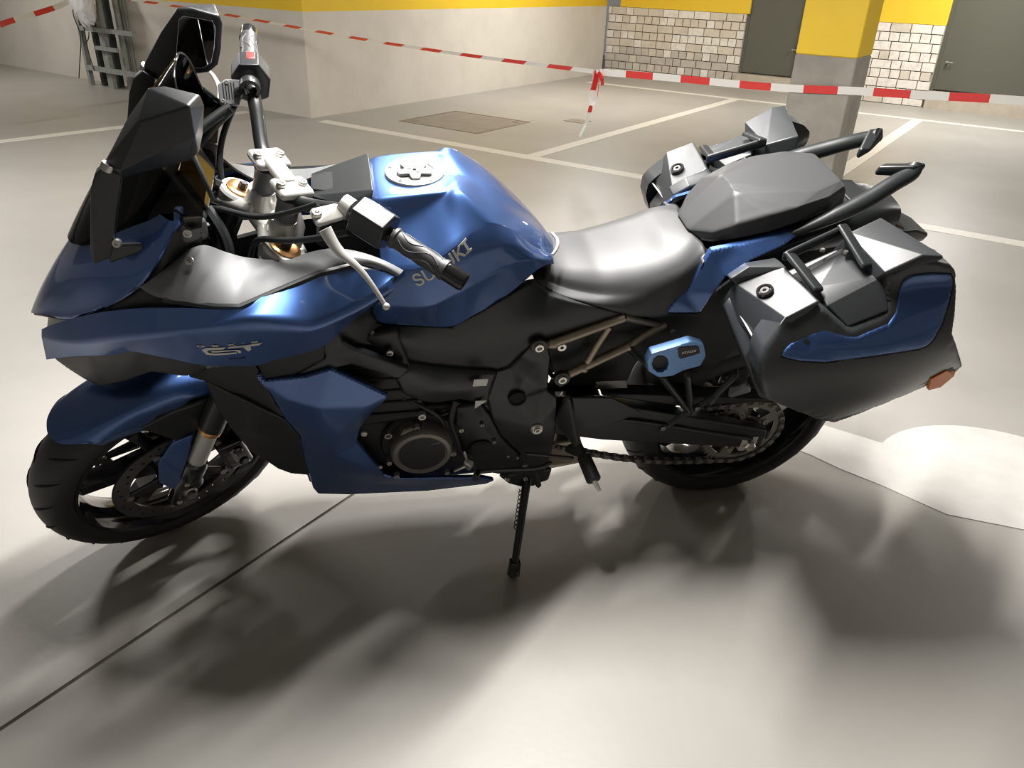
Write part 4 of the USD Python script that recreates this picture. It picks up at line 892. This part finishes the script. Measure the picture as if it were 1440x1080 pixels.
B('seat_cushion', seat, 'seat_vinyl', st, smooth=50)
B('seat_piping', sweep(LL([(776, 328, .03), (784, 338, .05), (783, 349, .065), (777, 358, .075)]), .0035, 8), 'decal_silver', st, smooth=60)
ps = part('pillion_seat')
def pillion():
    lip = LL([(966, 322, .030), (988, 339, .066), (1003, 341, .085), (1036, 336, .104), (1078, 327, .116), (1118, 314, .118), (1164, 294, .106), (1190, 268, .076)])
    top = LL([(1034, 271, .040), (1066, 278, .066), (1097, 284, .085), (1150, 268, .085), (1182, 253, .060)])
    side_ = LL([(1003, 326, .080), (1036, 316, .102), (1085, 302, .114), (1120, 292, .115), (1165, 277, .104), (1188, 261, .074)])
    mid = np.array([[.245, 0, .890], [.182, 0, .988], [.10, 0, .996], [.03, 0, .998], [-.04, 0, .992], [-.075, 0, .975], [-.088, 0, .945], [-.084, .045, .948]])
    P = np.vstack([lip, top, side_, mid]); P = np.vstack([P, P*V3(1, -1, 1)])
    return soften(hull(P), 26)
B('seat_cushion', pillion(), 'seat_vinyl', ps, smooth=70)
tl = part('tail_cowl')
tail = panel([(935, 441, .152), (950, 424, .15), (964, 412, .144), (985, 378, .132), (1000, 352, .118), (1040, 344, .122), (1090, 331, .126), (1142, 317, .122), (1105, 345, .15), (1060, 366, .156), (1022, 390, .162), (1005, 412, .165), (985, 441, .163)], [(1010, 375, .140)], mode='lin', t=.012)
B('tail_panel', tail, 'blue_paint', tl, smooth=22); B('tail_panel', mirror(tail), 'blue_paint', tl, smooth=22)
tb, _ = solid([np.array([V3(.26, 0, .86), V3(.08, 0, .92), V3(-.06, 0, .958), V3(-.15, 0, .962), V3(-.235, 0, .948)]), np.array([V3(.26, .06, .84), V3(.08, .085, .90), V3(-.06, .075, .945), V3(-.15, .066, .953), V3(-.235, .046, .940)]), np.array([V3(.26, .095, .83), V3(.08, .11, .89), V3(-.06, .105, .915), V3(-.15, .09, .915), V3(-.232, .06, .915)]), np.array([V3(.26, .12, .82), V3(.08, .115, .875), V3(-.06, .095, .875), V3(-.15, .078, .88), V3(-.225, .052, .893)])], 30, 24)
B('tail_body', tb, 'satin_black', tl, smooth=30)
B('tail_recess', hull([V3(u, v, w) for u, v0, w in ((-.10, .05, .962), (-.15, .045, .962), (-.15, .04, .957), (-.10, .05, .955)) for v in (-v0, v0)], .003), 'soft_black', tl)
tlg = part('tail_lamp'); B('lamp_lens', hull([V3(u, v, w) for u, v0, w in ((-.225, .055, .905), (-.26, .05, .890), (-.27, .045, .868), (-.22, .05, .875)) for v in (-v0, v0)], .006), 'tail_red', tlg)
B('lamp_housing', hull([V3(u, v, w) for u, v0, w in ((-.16, .075, .885), (-.30, .045, .880), (-.345, .035, .862), (-.345, .03, .848), (-.18, .07, .845)) for v in (-v0, v0)], .006), 'satin_black', tlg)
rf = part('rear_mudguard'); B('plate_carrier', hull([V3(u, v, w) for u, v0, w in ((-.20, .06, .85), (-.30, .05, .84), (-.42, .045, .62), (-.40, .045, .60), (-.17, .07, .80)) for v in (-v0, v0)], .006), 'satin_black', rf)
B('licence_plate', hull([V3(-.375+.004*i-.105*j/.2*0, v, w) for i in (0, 1) for j in (0,) for v, w in ((-.09, .64), (.09, .64))]+[V3(-.335+.004*i, v, .80) for i in (0, 1) for v in (-.09, .09)]), 'decal_white', rf, smooth=False)
for sg in (1, -1):
    gr = part('grab_rail', label='left pillion grab rail' if sg > 0 else 'right pillion grab rail'); q = V3(1, sg, 1)
    gpth = np.vstack([LL([(1100, 334, .122), (1140, 318, .126), (1175, 303, .124), (1220, 281, .112), (1260, 256, .094)]), V3(-.185, .083, 1.050), V3(-.194, .072, 1.062)])*q
    B('rail', sweep(gpth, [.008, .014, .018, .021, .020, .019, .017], 14, m=40, flat=(1.0, .8)), 'satin_black', gr, smooth=60)
    B('hook', hull(np.array([V3(-.203, .084, 1.066), V3(-.205, .078, 1.050), V3(-.180, .086, 1.062), V3(-.178, .082, 1.046), V3(-.141, .042, 1.040), V3(-.139, .040, 1.028), V3(-.155, .038, 1.042)])*q, .0055, 8), 'satin_black', gr)
# ------------------------------------------------------------------ side covers, frame, engine, swingarm
sc_out = [(524, 437, .150), (534, 454, .152), (590, 458.5, .152), (634, 460, .152), (668, 443, .150), (702, 424, .146), (738, 403, .124), (754, 399, .108), (775, 416, .126), (805, 425, .140), (850, 435, .15), (884, 444, .148), (830, 463, .146), (768, 484, .142), (735, 500, .142), (712, 523, .142), (660, 520, .148), (614, 516, .152), (571, 508, .16), (547, 490, .168), (480, 482, .195), (472, 458, .20), (505, 437, .19)]
scm = panel(sc_out, [(640, 490, .156), (760, 450, .146), (560, 470, .168), (690, 470, .154)], mode='tps', t=.02, step=.012)
pair('side_cover', scm, 'satin_black', bike, 40)
pair('under_seat_cover', panel([(768, 484, .120), (830, 462, .125), (884, 444, .128), (935, 441, .135), (985, 441, .14), (1005, 412, .14), (1040, 385, .13), (1060, 470, .11), (1000, 520, .10), (900, 500, .10), (880, 540, .10), (800, 545, .11), (776, 520, .115)], mode='lin', t=.03), 'soft_black', bike)
B('tail_underside', hull([V3(u, v, w) for u, v0, w in ((.45, .09, .80), (.42, .09, .66), (.10, .10, .90), (.15, .10, .72), (-.10, .08, .87), (-.05, .09, .80)) for v in (-v0, v0)], .01), 'soft_black', bike)
# main frame spar and pivot plate
fr = part('frame')
spar = panel([(547, 491, .172), (571, 509, .166), (614, 517, .162), (660, 521, .158), (700, 524, .156), (692, 548, .16), (687, 573, .162), (648, 563, .166), (613, 569, .172), (592, 566, .176), (566, 556, .182), (556, 535, .186), (572, 522, .182)], [(620, 542, .178), (660, 545, .172)], mode='tps', t=.05, rnd=.008)
pvt = panel([(698, 523, .150), (716, 517, .148), (734, 500, .148), (752, 482, .152), (768, 482, .150), (774, 500, .146), (768, 548, .146), (784, 560, .158), (782, 600, .160), (778, 630, .158), (768, 662, .154), (752, 674, .152), (737, 672, .152), (733, 640, .156), (704, 612, .160), (692, 588, .162), (686, 560, .160)], [(728, 562, .164), (740, 532, .166), (702, 524, .158), (766, 546, .160), (760, 510, .148), (755, 602, .168)], mode='lin', t=.04, rnd=.004)
hole = lambda: cyl(L(728, 562, .155), L(728, 562, .1672), .0205, 24)
for sg in (1, -1):
    q = (lambda m: m) if sg > 0 else mirror
    B('frame_spar', q(spar), 'frame_black', fr, smooth=35); B('pivot_plate', q(pvt), 'frame_black', fr, smooth=25)
    B('plate_hole', q(lathe([(.021, -.01), (.021, 0), (.018, .0), (.016, -.004), (0, -.004)], L(728, 562, .1705), (0, 1, 0), 28)), 'groove', fr)
    B('pivot_bolt', q(cat(lathe([(.016, 0), (.016, .006), (.012, .010), (.008, .010), (.008, .004), (0, .004)], L(754.5, 601.5, .164), (0, 1, 0), 24), bolt(L(754.5, 601.5, .166), (0, 1, 0), .009, .012))), 'bolt_silver', fr)
    tubes = [(LL([(772, 485, .152), (800, 475, .152), (878, 446, .150)]), .0105), (LL([(878, 446, .150), (905, 452, .135), (935, 458, .125)]), .008), (LL([(800, 526, .150), (826, 514, .150), (884, 486.5, .146)]), .0105), (LL([(884, 486.5, .140), (905, 472, .135), (936, 456, .13)]), .009), (LL([(826, 509, .150), (840, 485, .150), (857, 459, .150)]), .0080)]
    for P, r in tubes: B('subframe_tube', q(sweep(P, r, 14, smooth=False)), 'bronze_tube', fr, smooth=60)
    for a_, b_, r_ in (((775, 484, .152), (781, 482, .152), .0125), ((818, 518, .150), (823, 515.5, .150), .0135), ((881, 488, .147), (885, 486, .147), .012)): B('tube_collar', q(cyl(L(*a_), L(*b_), r_, 16)), 'bronze_tube', fr)
    for x, y in ((757.5, 486.5), (790, 531.5)):
        B('tube_eye', q(lathe_ring([(.010, -.006), (.019, -.006), (.020, .004), (.018, .006), (.010, .006)], L(x, y, .156), (0, 1, 0), 28)), 'frame_black', fr)
        B('eye_bolt', q(bolt(L(x, y, .157), (0, 1, 0), .0115, .010)), 'bolt_silver', fr)
    B('tube_lug', q(cat(hull([L(757.5, 486.5, .152), L(772, 485, .152)], .009), hull([L(790, 531.5, .150), L(802, 525, .150)], .009))), 'bronze_tube', fr)
    B('cover_clip', q(lathe_ring([(.004, -.003), (.010, -.003), (.010, .003), (.004, .003)], L(790, 488, .146), (0, 1, 0), 18)), 'bolt_silver', fr)
    B('frame_plate', q(hull([L(x, y, .181) for x, y in ((667, 534), (686, 533), (684, 542), (665, 543))], .001)), 'decal_silver', fr)
    B('frame_bolt', q(bolt(L(548, 495, .186), (0, 1, 0), .008, .006)), 'steel', fr)
# engine
en = part('engine')
crank = hull([V3(u, v, w) for u, v0, w in ((1.02, .14, .36), (1.0, .14, .52), (.62, .13, .50), (.58, .12, .36), (.64, .12, .27), (.95, .13, .27)) for v in (-v0, v0)], .015)
B('crankcase', crank, 'engine_black', en)
B('cylinder_block', hull([V3(u, v, w) for u, v0, w in ((1.04, .16, .50), (1.10, .165, .72), (.92, .165, .76), (.86, .16, .52)) for v in (-v0, v0)], .012), 'engine_black', en)
for k in range(5): B('cylinder_fin', hull([V3(u+.012*k, v, .535+.035*k) for u in (.86, 1.06) for v in (-.175, .175)], .003, 6), 'engine_black', en)
EC = L(594, 640, .205)
B('generator_cover', lathe([(.072, -.07), (.072, -.02), (.070, -.008), (.066, -.002), (.058, .0), (.055, -.004), (.030, -.0055), (0, -.006)], EC, (0, 1, 0), 56), 'engine_bronze', en, smooth=40)
B('generator_face', lathe([(.054, -.006), (.054, -.0035), (.050, -.0025), (0, -.002)], EC, (0, 1, 0), 48), 'engine_black', en)
B('cover_flange', lathe([(.092, -.07), (.092, -.045), (.088, -.04), (.06, -.04)], EC, (0, 1, 0), 48), 'engine_black', en)
B('starter_cover', panel([(563, 612, .190), (566, 606, .190), (580, 601, .188), (584, 605, .19), (590, 605, .19), (594, 600, .188), (606, 605, .188), (580, 617, .194), (560, 624, .194)], mode='lin', t=.03), 'engine_bronze', en)
B('cover_bridge', hull([L(606, 608, .186), L(618, 608, .186), L(618, 622, .200), L(606, 624, .200), L(612, 600, .17)], .003), 'engine_bronze', en)
for x, y, r in ((586, 599, .008), (593, 582, .010), (558, 618, .007), (624, 611, .0065), (637, 634, .0075), (547, 647, .007), (557.5, 666, .007), (628, 661, .006), (545.5, 608.5, .010), (648, 601, .006), (677, 593.5, .005), (694, 617, .005)):
    B('engine_bolt', bolt(L(x, y, .178), (0, 1, 0), r, .012), 'bolt_silver' if r < .0095 and r > .0055 or r == .010 and x == 593 else 'steel', en)
B('front_sprocket_cover', panel([(640, 572, .150), (676, 566, .152), (692, 585, .156), (706, 612, .156), (732, 640, .15), (736, 668, .146), (700, 668, .15), (668, 662, .155), (650, 640, .158), (636, 610, .155)], [(690, 630, .166), (670, 600, .162)], mode='tps', t=.05, rnd=.008), 'engine_black', en, smooth=40)
B('clutch_slave', lathe([(.032, -.02), (.032, .004), (.026, .010), (0, .010)], L(676, 632, .166), (0, 1, 0), 28), 'engine_black', en)
for k, (x, y) in enumerate(((676, 570), (670, 575))): pass
B('engine_tag', hull(LL([(669, 564, .17), (684, 563.5, .17), (672, 571, .17), (668, 574, .17)]), .001), 'decal_silver', en)
B('shift_linkage', cat(sweep(LL([(652, 634, .185), (656, 645, .188), (659, 652, .19)]), .004, 8), hull(LL([(657, 650, .19), (661, 652, .19), (659, 656, .19)]), .010), sweep(LL([(657, 654, .19), (648, 658, .19), (639, 662, .188)]), .0045, 8)), 'steel', en)
for P, r in ((LL([(640, 563, .16), (634, 590, .17), (640, 612, .17), (650, 640, .165)]), .006), (LL([(566, 560, .17), (600, 575, .175), (620, 590, .175), (624, 605, .165)]), .005), (LL([(645, 565, .155), (630, 580, .16), (610, 585, .165)]), .004)):
    B('engine_hose', sweep(P, r, 8), 'soft_black', en)
ex = part('exhaust')
B('collector', cat(sweep([V3(1.12, .05, .55), V3(1.16, .05, .40), V3(1.05, .04, .25), V3(.80, .02, .20)], .022, 12), sweep([V3(1.12, -.05, .55), V3(1.16, -.05, .40), V3(1.05, -.04, .25), V3(.80, -.02, .20)], .022, 12)), 'bronze_tube', ex)
B('exhaust_box', hull([V3(u, v, w) for u, v0, w in ((.66, .09, .22), (.64, .10, .30), (.46, .10, .31), (.42, .09, .23), (.50, .08, .205)) for v in (-v0, v0)], .012), 'bronze_tube', ex)
B('silencer', cat(sweep([V3(.48, -.10, .26), V3(.40, -.16, .27), V3(.30, -.19, .31)], .028, 16), cyl(V3(.32, -.185, .30), V3(.02, -.215, .43), .058, 28, ch=.01)), 'soft_black', ex)
# swingarm
sa = part('swingarm')
for sg in (1, -1):
    q = V3(1, sg, 1)
    B('arm', cat(hull(np.array([V3(.585, .10, .47), V3(.585, .10, .38), V3(.56, .135, .46), V3(.56, .135, .40), V3(.40, .14, .475), V3(.40, .14, .36), V3(.40, .11, .47), V3(.40, .11, .37)])*q, .006), hull(np.array([V3(.40, .14, .475), V3(.40, .14, .36), V3(.40, .11, .47), V3(.40, .11, .37), V3(.14, .145, .40), V3(.14, .145, .315), V3(.14, .12, .40), V3(.14, .12, .32)])*q, .006), hull(np.array([V3(.14, .145, .40), V3(.14, .145, .315), V3(.14, .12, .40), V3(.14, .12, .32), V3(-.055, .142, .335), V3(-.055, .142, .275), V3(-.055, .124, .335), V3(-.055, .124, .28)])*q, .006)), 'frame_black', sa)
    B('arm_rib', sweep(np.array([V3(.55, .142, .43), V3(.40, .149, .435), V3(.14, .153, .365), V3(-.02, .150, .315)])*q, .006, 8), 'frame_black', sa)
B('arm_brace', hull([V3(.42, v, w) for v in (-.11, .11) for w in (.38, .46)]+[V3(.47, v, .42) for v in (-.11, .11)], .01), 'frame_black', sa)
B('chain_guard', hull([V3(.42, .10, .505), V3(.42, .125, .50), V3(.10, .09, .455), V3(.10, .125, .445), V3(-.06, .095, .44), V3(-.06, .122, .43), V3(.2, .125, .44)], .004), 'satin_black', sa)
dc = L(862, 541, .165); B('warning_label', hull(LL([(838, 537, .148), (880, 535, .146), (882, 545, .146), (840, 547, .148)]), .001), 'disc_steel', sa)
hg = part('rear_hugger'); aa_ = np.radians(np.linspace(60, 175, 24))
B('hugger_shell', skin([np.array([RC+V3(r*math.cos(a), v, r*math.sin(a)) for a in aa_]) for v, r in ((-.10, .29), (-.085, .325), (-.05, .338), (0, .342), (.05, .338), (.085, .325), (.10, .29))], 24, 18, t=.003), 'satin_black', hg)
sh = part('rear_shock'); B('shock_body', cyl(V3(.50, 0, .40), V3(.40, 0, .70), .022), 'steel', sh)
hx = [V3(.49-.07*s+.036*math.cos(44*s), .036*math.sin(44*s), .43+.21*s) for s in np.linspace(0, 1, 120)]; B('spring', sweep(hx, .006, 8, smooth=False), 'satin_black', sh)
# rider foot pegs and pillion peg hangers
for sg in (1, -1):
    q = V3(1, sg, 1); fp = part('footpeg', label='left rider footpeg' if sg > 0 else 'right rider footpeg')
    a, b, c = L(820, 640, .215)*q, L(835, 675, .275)*q, L(843, 690, .292)*q; ax = unit(b-a)
    B('peg_rubber', lathe([(.012, 0), (.0165, .003), (.0175, .012), (.018, .04), (.0185, .065), (.015, .070), (.006, .070)], a, ax, 20), 'soft_black', fp)
    B('peg_feeler', cyl(b, c, .0065, 10, r2=.0045), 'bolt_silver', fp)
    B('peg_hanger', cat(hull([a, L(812, 625, .19)*q, L(800, 632, .18)*q], .011), hull([L(812, 625, .19)*q, L(800, 560, .165)*q, L(785, 590, .16)*q], .010)), 'frame_black', fp)
    B('heel_guard', hull([L(x, y, .176)*q for x, y in ((806, 560), (860, 560), (900, 580), (840, 600), (812, 600))], .003), 'satin_black', fp)
    if sg > 0:
        B('shift_lever', cat(sweep([L(775, 650, .19), L(760, 657, .20), L(700, 661, .215), L(672, 664, .22)], .0055, 8), cyl(L(672, 664, .215), L(668, 672, .255), .008, 12), cyl(L(740, 638, .19), L(806, 644, .195), .0045, 8)), 'frame_black', fp)
    ph = part('pillion_hanger', label='left pillion peg hanger' if sg > 0 else 'right pillion peg hanger')
    hv = .150
    B('hanger_bar', cat(*[hull([L(x, y, hv)*q for x, y in (p, r)], .009) for p, r in (((888, 492), (930, 530)), ((930, 530), (968, 578)), ((966, 530), (972, 578)), ((972, 578), (1006, 556)), ((1006, 556), (1034, 528)), ((1006, 556), (1000, 566)), ((968, 578), (934, 602)), ((934, 602), (930, 604)))]), 'frame_black', ph)
    B('peg', hull([L(1028, 555, .20)*q, L(1052, 548, .235)*q, L(1030, 546, .20)*q, L(1050, 543, .235)*q], .007), 'grey_plastic', ph)
    for x, y, v in ((932, 601, hv+.008), (980, 573, hv+.008), (946, 465, .152)): B('hanger_bolt', bolt(L(x, y, v)*q, (0, sg, 0), .007, .006), 'steel', ph)
# side stand
ss = part('side_stand'); to_bike = lambda w: BA@(np.asarray(w, float)-BO)
foot = to_bike((-.795, 1.250, .012)); top = L(741, 672, .145); ax = unit(foot-top)
B('pivot_bracket', cat(hull(LL([(706, 668, .14), (716, 676, .14), (772, 660, .14), (768, 672, .14), (738, 682, .145)]), .007), hull(LL([(725, 640, .14), (750, 640, .14), (750, 680, .145), (728, 680, .145)]), .006)), 'frame_black', ss)
for x, y in ((713.5, 673), (739, 672), (738, 655), (714, 640), (727.5, 642), (706, 659)): B('bracket_bolt', bolt(L(x, y, .152), (0, 1, 0), .007 if y > 650 else .004, .006), 'bolt_silver', ss)
B('stand_leg', cat(cyl(top, foot-ax*.03, .0125, 16, r2=.0095), ), 'gloss_black', ss)
B('stand_foot', hull([foot+V3(i*.009, j*.008, 0)+ax*k for i in (-1, 1) for j in (-1, 1) for k in (-.032, -.006)], .005), 'gloss_black', ss)
pt = to_bike((-.795, 1.250, .004)); B('foot_pad', cyl(foot-ax*.008, foot+ax*.002, .0165, 18), 'gloss_black', ss)
sp_ = [top+V3(.015+.004*math.cos(60*s), .010+.004*math.sin(60*s), 0)+(foot-top)*(.08+.42*s)*V3(1, 1, 1) for s in np.linspace(0, 1, 170)]; B('return_spring', sweep(sp_, .0014, 6, smooth=False), 'disc_steel', ss)
B('stand_tang', hull(LL([(752, 664, .16), (757, 682, .17)]), .008), 'soft_black', ss)

# ------------------------------------------------------------------ side cases
def case_unit(sg):
    q = (lambda m: m) if sg > 0 else mirror
    cs = part('side_case', label='left side case in black and blue' if sg > 0 else 'right side case in black and blue')
    inner = LL([(1033, 398, .193), (1040, 388, .19), (1092, 369, .19), (1190, 322, .188), (1240, 306, .185)])
    outer = LL([(1076, 488, .352), (1105, 449, .346), (1150, 426.5, .336), (1244, 383, .322), (1298, 358, .322), (1326, 362, .335)])
    low_o = LL([(1077, 563, .375), (1157, 592, .37), (1173, 595, .37), (1303, 545, .375), (1343, 527, .375), (1340, 470, .372)])
    low_i = low_o*V3(1, 0, 1)+V3(0, .19, 0)
    front_i = L(1038, 470, .19)
    lowt = V3(0, 0, -.060)
    B('case_body', q(hull(np.vstack([inner+lowt, outer+lowt-V3(0, .045, 0), low_o-V3(0, .02, 0), low_i+V3(0, 0, .03), front_i]), .008)), 'case_plastic', cs, smooth=28)
    shell_out = [(1070, 507), (1076, 489), (1104, 451), (1128, 438), (1150, 428.5), (1158, 434), (1190, 459), (1201, 461), (1222, 453), (1246, 441), (1249, 425), (1247, 400), (1250, 388), (1270, 377), (1294, 366), (1318, 368), (1338, 373), (1347, 384), (1347, 410), (1345, 443), (1341, 470), (1348, 490), (1355, 515), (1343, 527), (1303, 545), (1250, 567), (1193, 590), (1173, 596), (1157, 593), (1115, 578), (1077, 563), (1070, 535)]
    def g(u, w):
        dw = w-(.785-.2*u); return max(.412-(3.4 if dw > 0 else 1.4)*dw*dw-.45*(u-.02)**2, .338)
    shm = gpanel(shell_out, g, t=.055, rnd=.008, step=.010)
    B('outer_shell', q(shm), 'case_plastic', cs, smooth=35)
    blue = [(1096, 503), (1104, 491), (1113, 482), (1138, 469), (1160, 461), (1193, 473.5), (1206, 474), (1250, 455), (1259, 442), (1265, 408), (1272, 393), (1284, 387), (1310, 384), (1339, 385), (1343, 396), (1337, 425), (1327, 457), (1315, 478), (1306, 488), (1293, 493), (1230, 503), (1160, 512), (1125, 510)]
    B('panel_gap', q(gpanel(blue, g, .0012, t=.006, rnd=.001, corner=.001)), 'groove', cs, smooth=40)
    bi = Polygon(blue).buffer(-1.6); B('colour_panel', q(gpanel(list(bi.exterior.coords)[:-1], g, .0045, t=.006, rnd=.003)), 'blue_paint', cs, smooth=40)
    # lids on the sloping top
    def lid(pts, t=.014, r=.004): P = LL(pts); n_ = unit(np.cross(P[1]-P[0], P[2]-P[0])); n_ = n_ if n_[2] > 0 else -n_; return hull(np.vstack([P+n_*.003, P-n_*t]), r, 8)
    F4 = [(1036, 399, .192), (1102, 379, .215), (1148, 425, .336), (1106, 447, .344)]
    B('lid', q(hull(np.vstack([LL(F4), LL(F4)*V3(1, .86, 1)-V3(0, 0, .075), LL([(1078, 485, .350), (1036, 430, .192)])]), .005)), 'case_plastic', cs, smooth=28)
    R5_ = [(1196, 330, .20), (1238, 310, .19), (1322, 361.5, .338), (1296, 360, .331), (1246, 383, .329)]
    B('lid', q(hull(np.vstack([LL(R5_), LL(R5_)*V3(1, .84, 1)-V3(0, 0, .08)]), .005)), 'case_plastic', cs, smooth=28)
    B('lid_ledge', q(lid([(1029, 391, .188), (1052, 376, .185), (1094, 369, .19), (1102, 377, .208), (1036, 398, .192)], .02)), 'case_plastic', cs)
    T4 = LL([(1137, 377, .225), (1182, 357, .222), (1216, 384, .262), (1230, 378, .275), (1241, 389, .315), (1165, 429, .332), (1148, 417, .325), (1160, 410, .30)])
    B('latch_cover', q(hull(np.vstack([LL([(1140, 379, .225), (1180, 360, .222), (1205, 376, .25), (1240, 390, .315), (1165, 430, .332), (1152, 405, .29)]), LL([(1191, 457, .366), (1246, 435, .360)]), LL([(1140, 379, .225), (1180, 360, .222)])-V3(0, 0, .05), LL([(1240, 390, .30), (1165, 430, .31)])-V3(0, 0, .07)]), .004)), 'case_plastic', cs, smooth=28)
    B('latch_recess', q(hull(np.vstack([LL([(1106, 382, .212), (1190, 338, .20), (1228, 376, .27), (1152, 416, .30)])-V3(0, 0, .022), LL([(1106, 382, .212), (1190, 338, .20), (1228, 376, .27), (1152, 416, .30)])-V3(0, 0, .05)]), .002)), 'groove', cs)
    ha, hb_ = V3(.131, .210, .942), V3(.010, .194, .991); la_, lb_ = L(1146, 407, .305), L(1222, 373, .290)
    dn = V3(0, 0, -.010)
    B('carry_handle', q(cat(hull([ha, hb_, ha+dn, hb_+dn], .0065, 8), hull([ha, la_, ha+V3(-.012, 0, 0), la_+V3(-.012, 0, 0)], .006, 8), hull([hb_, lb_, hb_+V3(.012, 0, 0), lb_+V3(.012, 0, 0)], .006, 8))), 'satin_black', cs)
    for x, y, v in ((1117, 392, .25), (1126, 398, .26), (1190, 354, .235), (1157, 351, .20)): B('latch_screw', q(bolt(L(x, y, v)-V3(0, 0, .004), (0, 0, 1), .005, .006)), 'bolt_silver', cs)
    pn = unit(np.cross(L(1102, 379, .215)-L(1036, 399, .192), L(1106, 447, .344)-L(1036, 399, .192))); pn = pn if pn[2] > 0 else -pn
    lk = L(1076.5, 412, .258)
    B('lock', q(lathe([(.0175, -.006), (.0175, .008), (.0165, .010), (.0120, .010), (.0112, .006), (0, .006)], lk, pn, 28)), 'gloss_black', cs)
    B('lock_face', q(lathe([(.0105, .004), (.0105, .0085), (.009, .0095), (.004, .0095), (.004, .006), (0, .006)], lk, pn, 24)), 'chrome', cs)
    B('key_slot', q(box(lk+pn*.0052, (.006, .0018, .003))), 'groove', cs, smooth=False)
    am = on_surface([(1305, 540), (1309, 532), (1330, 521), (1342, 521), (1340, 528), (1322, 543), (1306, 547)], g, .001)
    B('reflector', q(cat(hull(np.vstack([am+V3(0, .001, 0), am-V3(0, .006, 0)]), .002, 8))), 'amber_lens', cs)
    B('case_mount', q(hull([V3(.17, .15, .80), V3(-.05, .13, .84), V3(.16, .20, .78), V3(-.05, .20, .82)], .010)), 'frame_black', cs)
    tl_ = LL([(1034, 424, .195), (1072, 490, .352)]); B('seam_strip', q(sweep(tl_+V3(.006, .0, 0), .0022, 6, smooth=False)), 'decal_silver', cs)
case_unit(1); case_unit(-1)
# fasteners of the brand marking KOVIX: a blue disc lock carried on the pillion hanger, a thing of its own
lk = xf('disc_lock', matrix=MW, label='bright blue disc lock clipped under the seat ahead of the near side case', category='disc lock')
kv = .205
ko = [(917, 497), (973, 480.5), (990, 486), (993, 501), (985, 515), (962, 521), (945.6, 529.4), (925.7, 531), (912, 522.5), (910, 510)]
dec = [(928.8+11.8*math.cos(a), 511.8+12.2*math.sin(a)) for a in np.linspace(0, 2*math.pi, 11)[:-1]]
kb = panel([(x, y, kv) for x, y in ko], mode='lin', t=.022, rnd=.002, corner=.0015, step=.006, holes=[[(x, y, kv) for x, y in dec]])
add('lock_body', kb, 'blue_anodised', lk)
add('lock_bore', hull([L(x, y, kv-.010) for x, y in dec]+[L(x, y, kv-.021) for x, y in dec]), 'soft_black', lk)
lbp = LL([(953, 490.8, kv), (956, 488.3, kv), (980, 486.3, kv), (982.5, 488.5, kv), (984, 496, kv), (957, 503.8, kv), (954.5, 502, kv)])
add('lock_inset', hull(np.vstack([lbp+V3(0, .0012, 0), lbp-V3(0, .002, 0)]), .0006, 6), 'gloss_black', lk)
o_, e_ = L(979, 490.2, kv), L(958, 494.0, kv); kd = decal('KOVIX', ((o_[0], o_[2]), (e_-o_)[[0, 2]]), .0062, lambda p: np.full(len(p), kv+.0018), squeeze=1.0)
wd = abs(np.ptp(np.array(kd.vertices)[:, 0])); kd = decal('KOVIX', ((o_[0], o_[2]), (e_-o_)[[0, 2]]), .0062, lambda p: np.full(len(p), kv+.0018), squeeze=abs(e_[0]-o_[0])/wd)
add('lock_lettering', kd, 'decal_white', lk, label='upside-down white lettering')
add('lock_clip', hull([L(940, 500, kv-.022), L(960, 498, kv-.022), L(955, 512, kv-.034), L(938, 514, kv-.034)], .003), 'soft_black', lk)
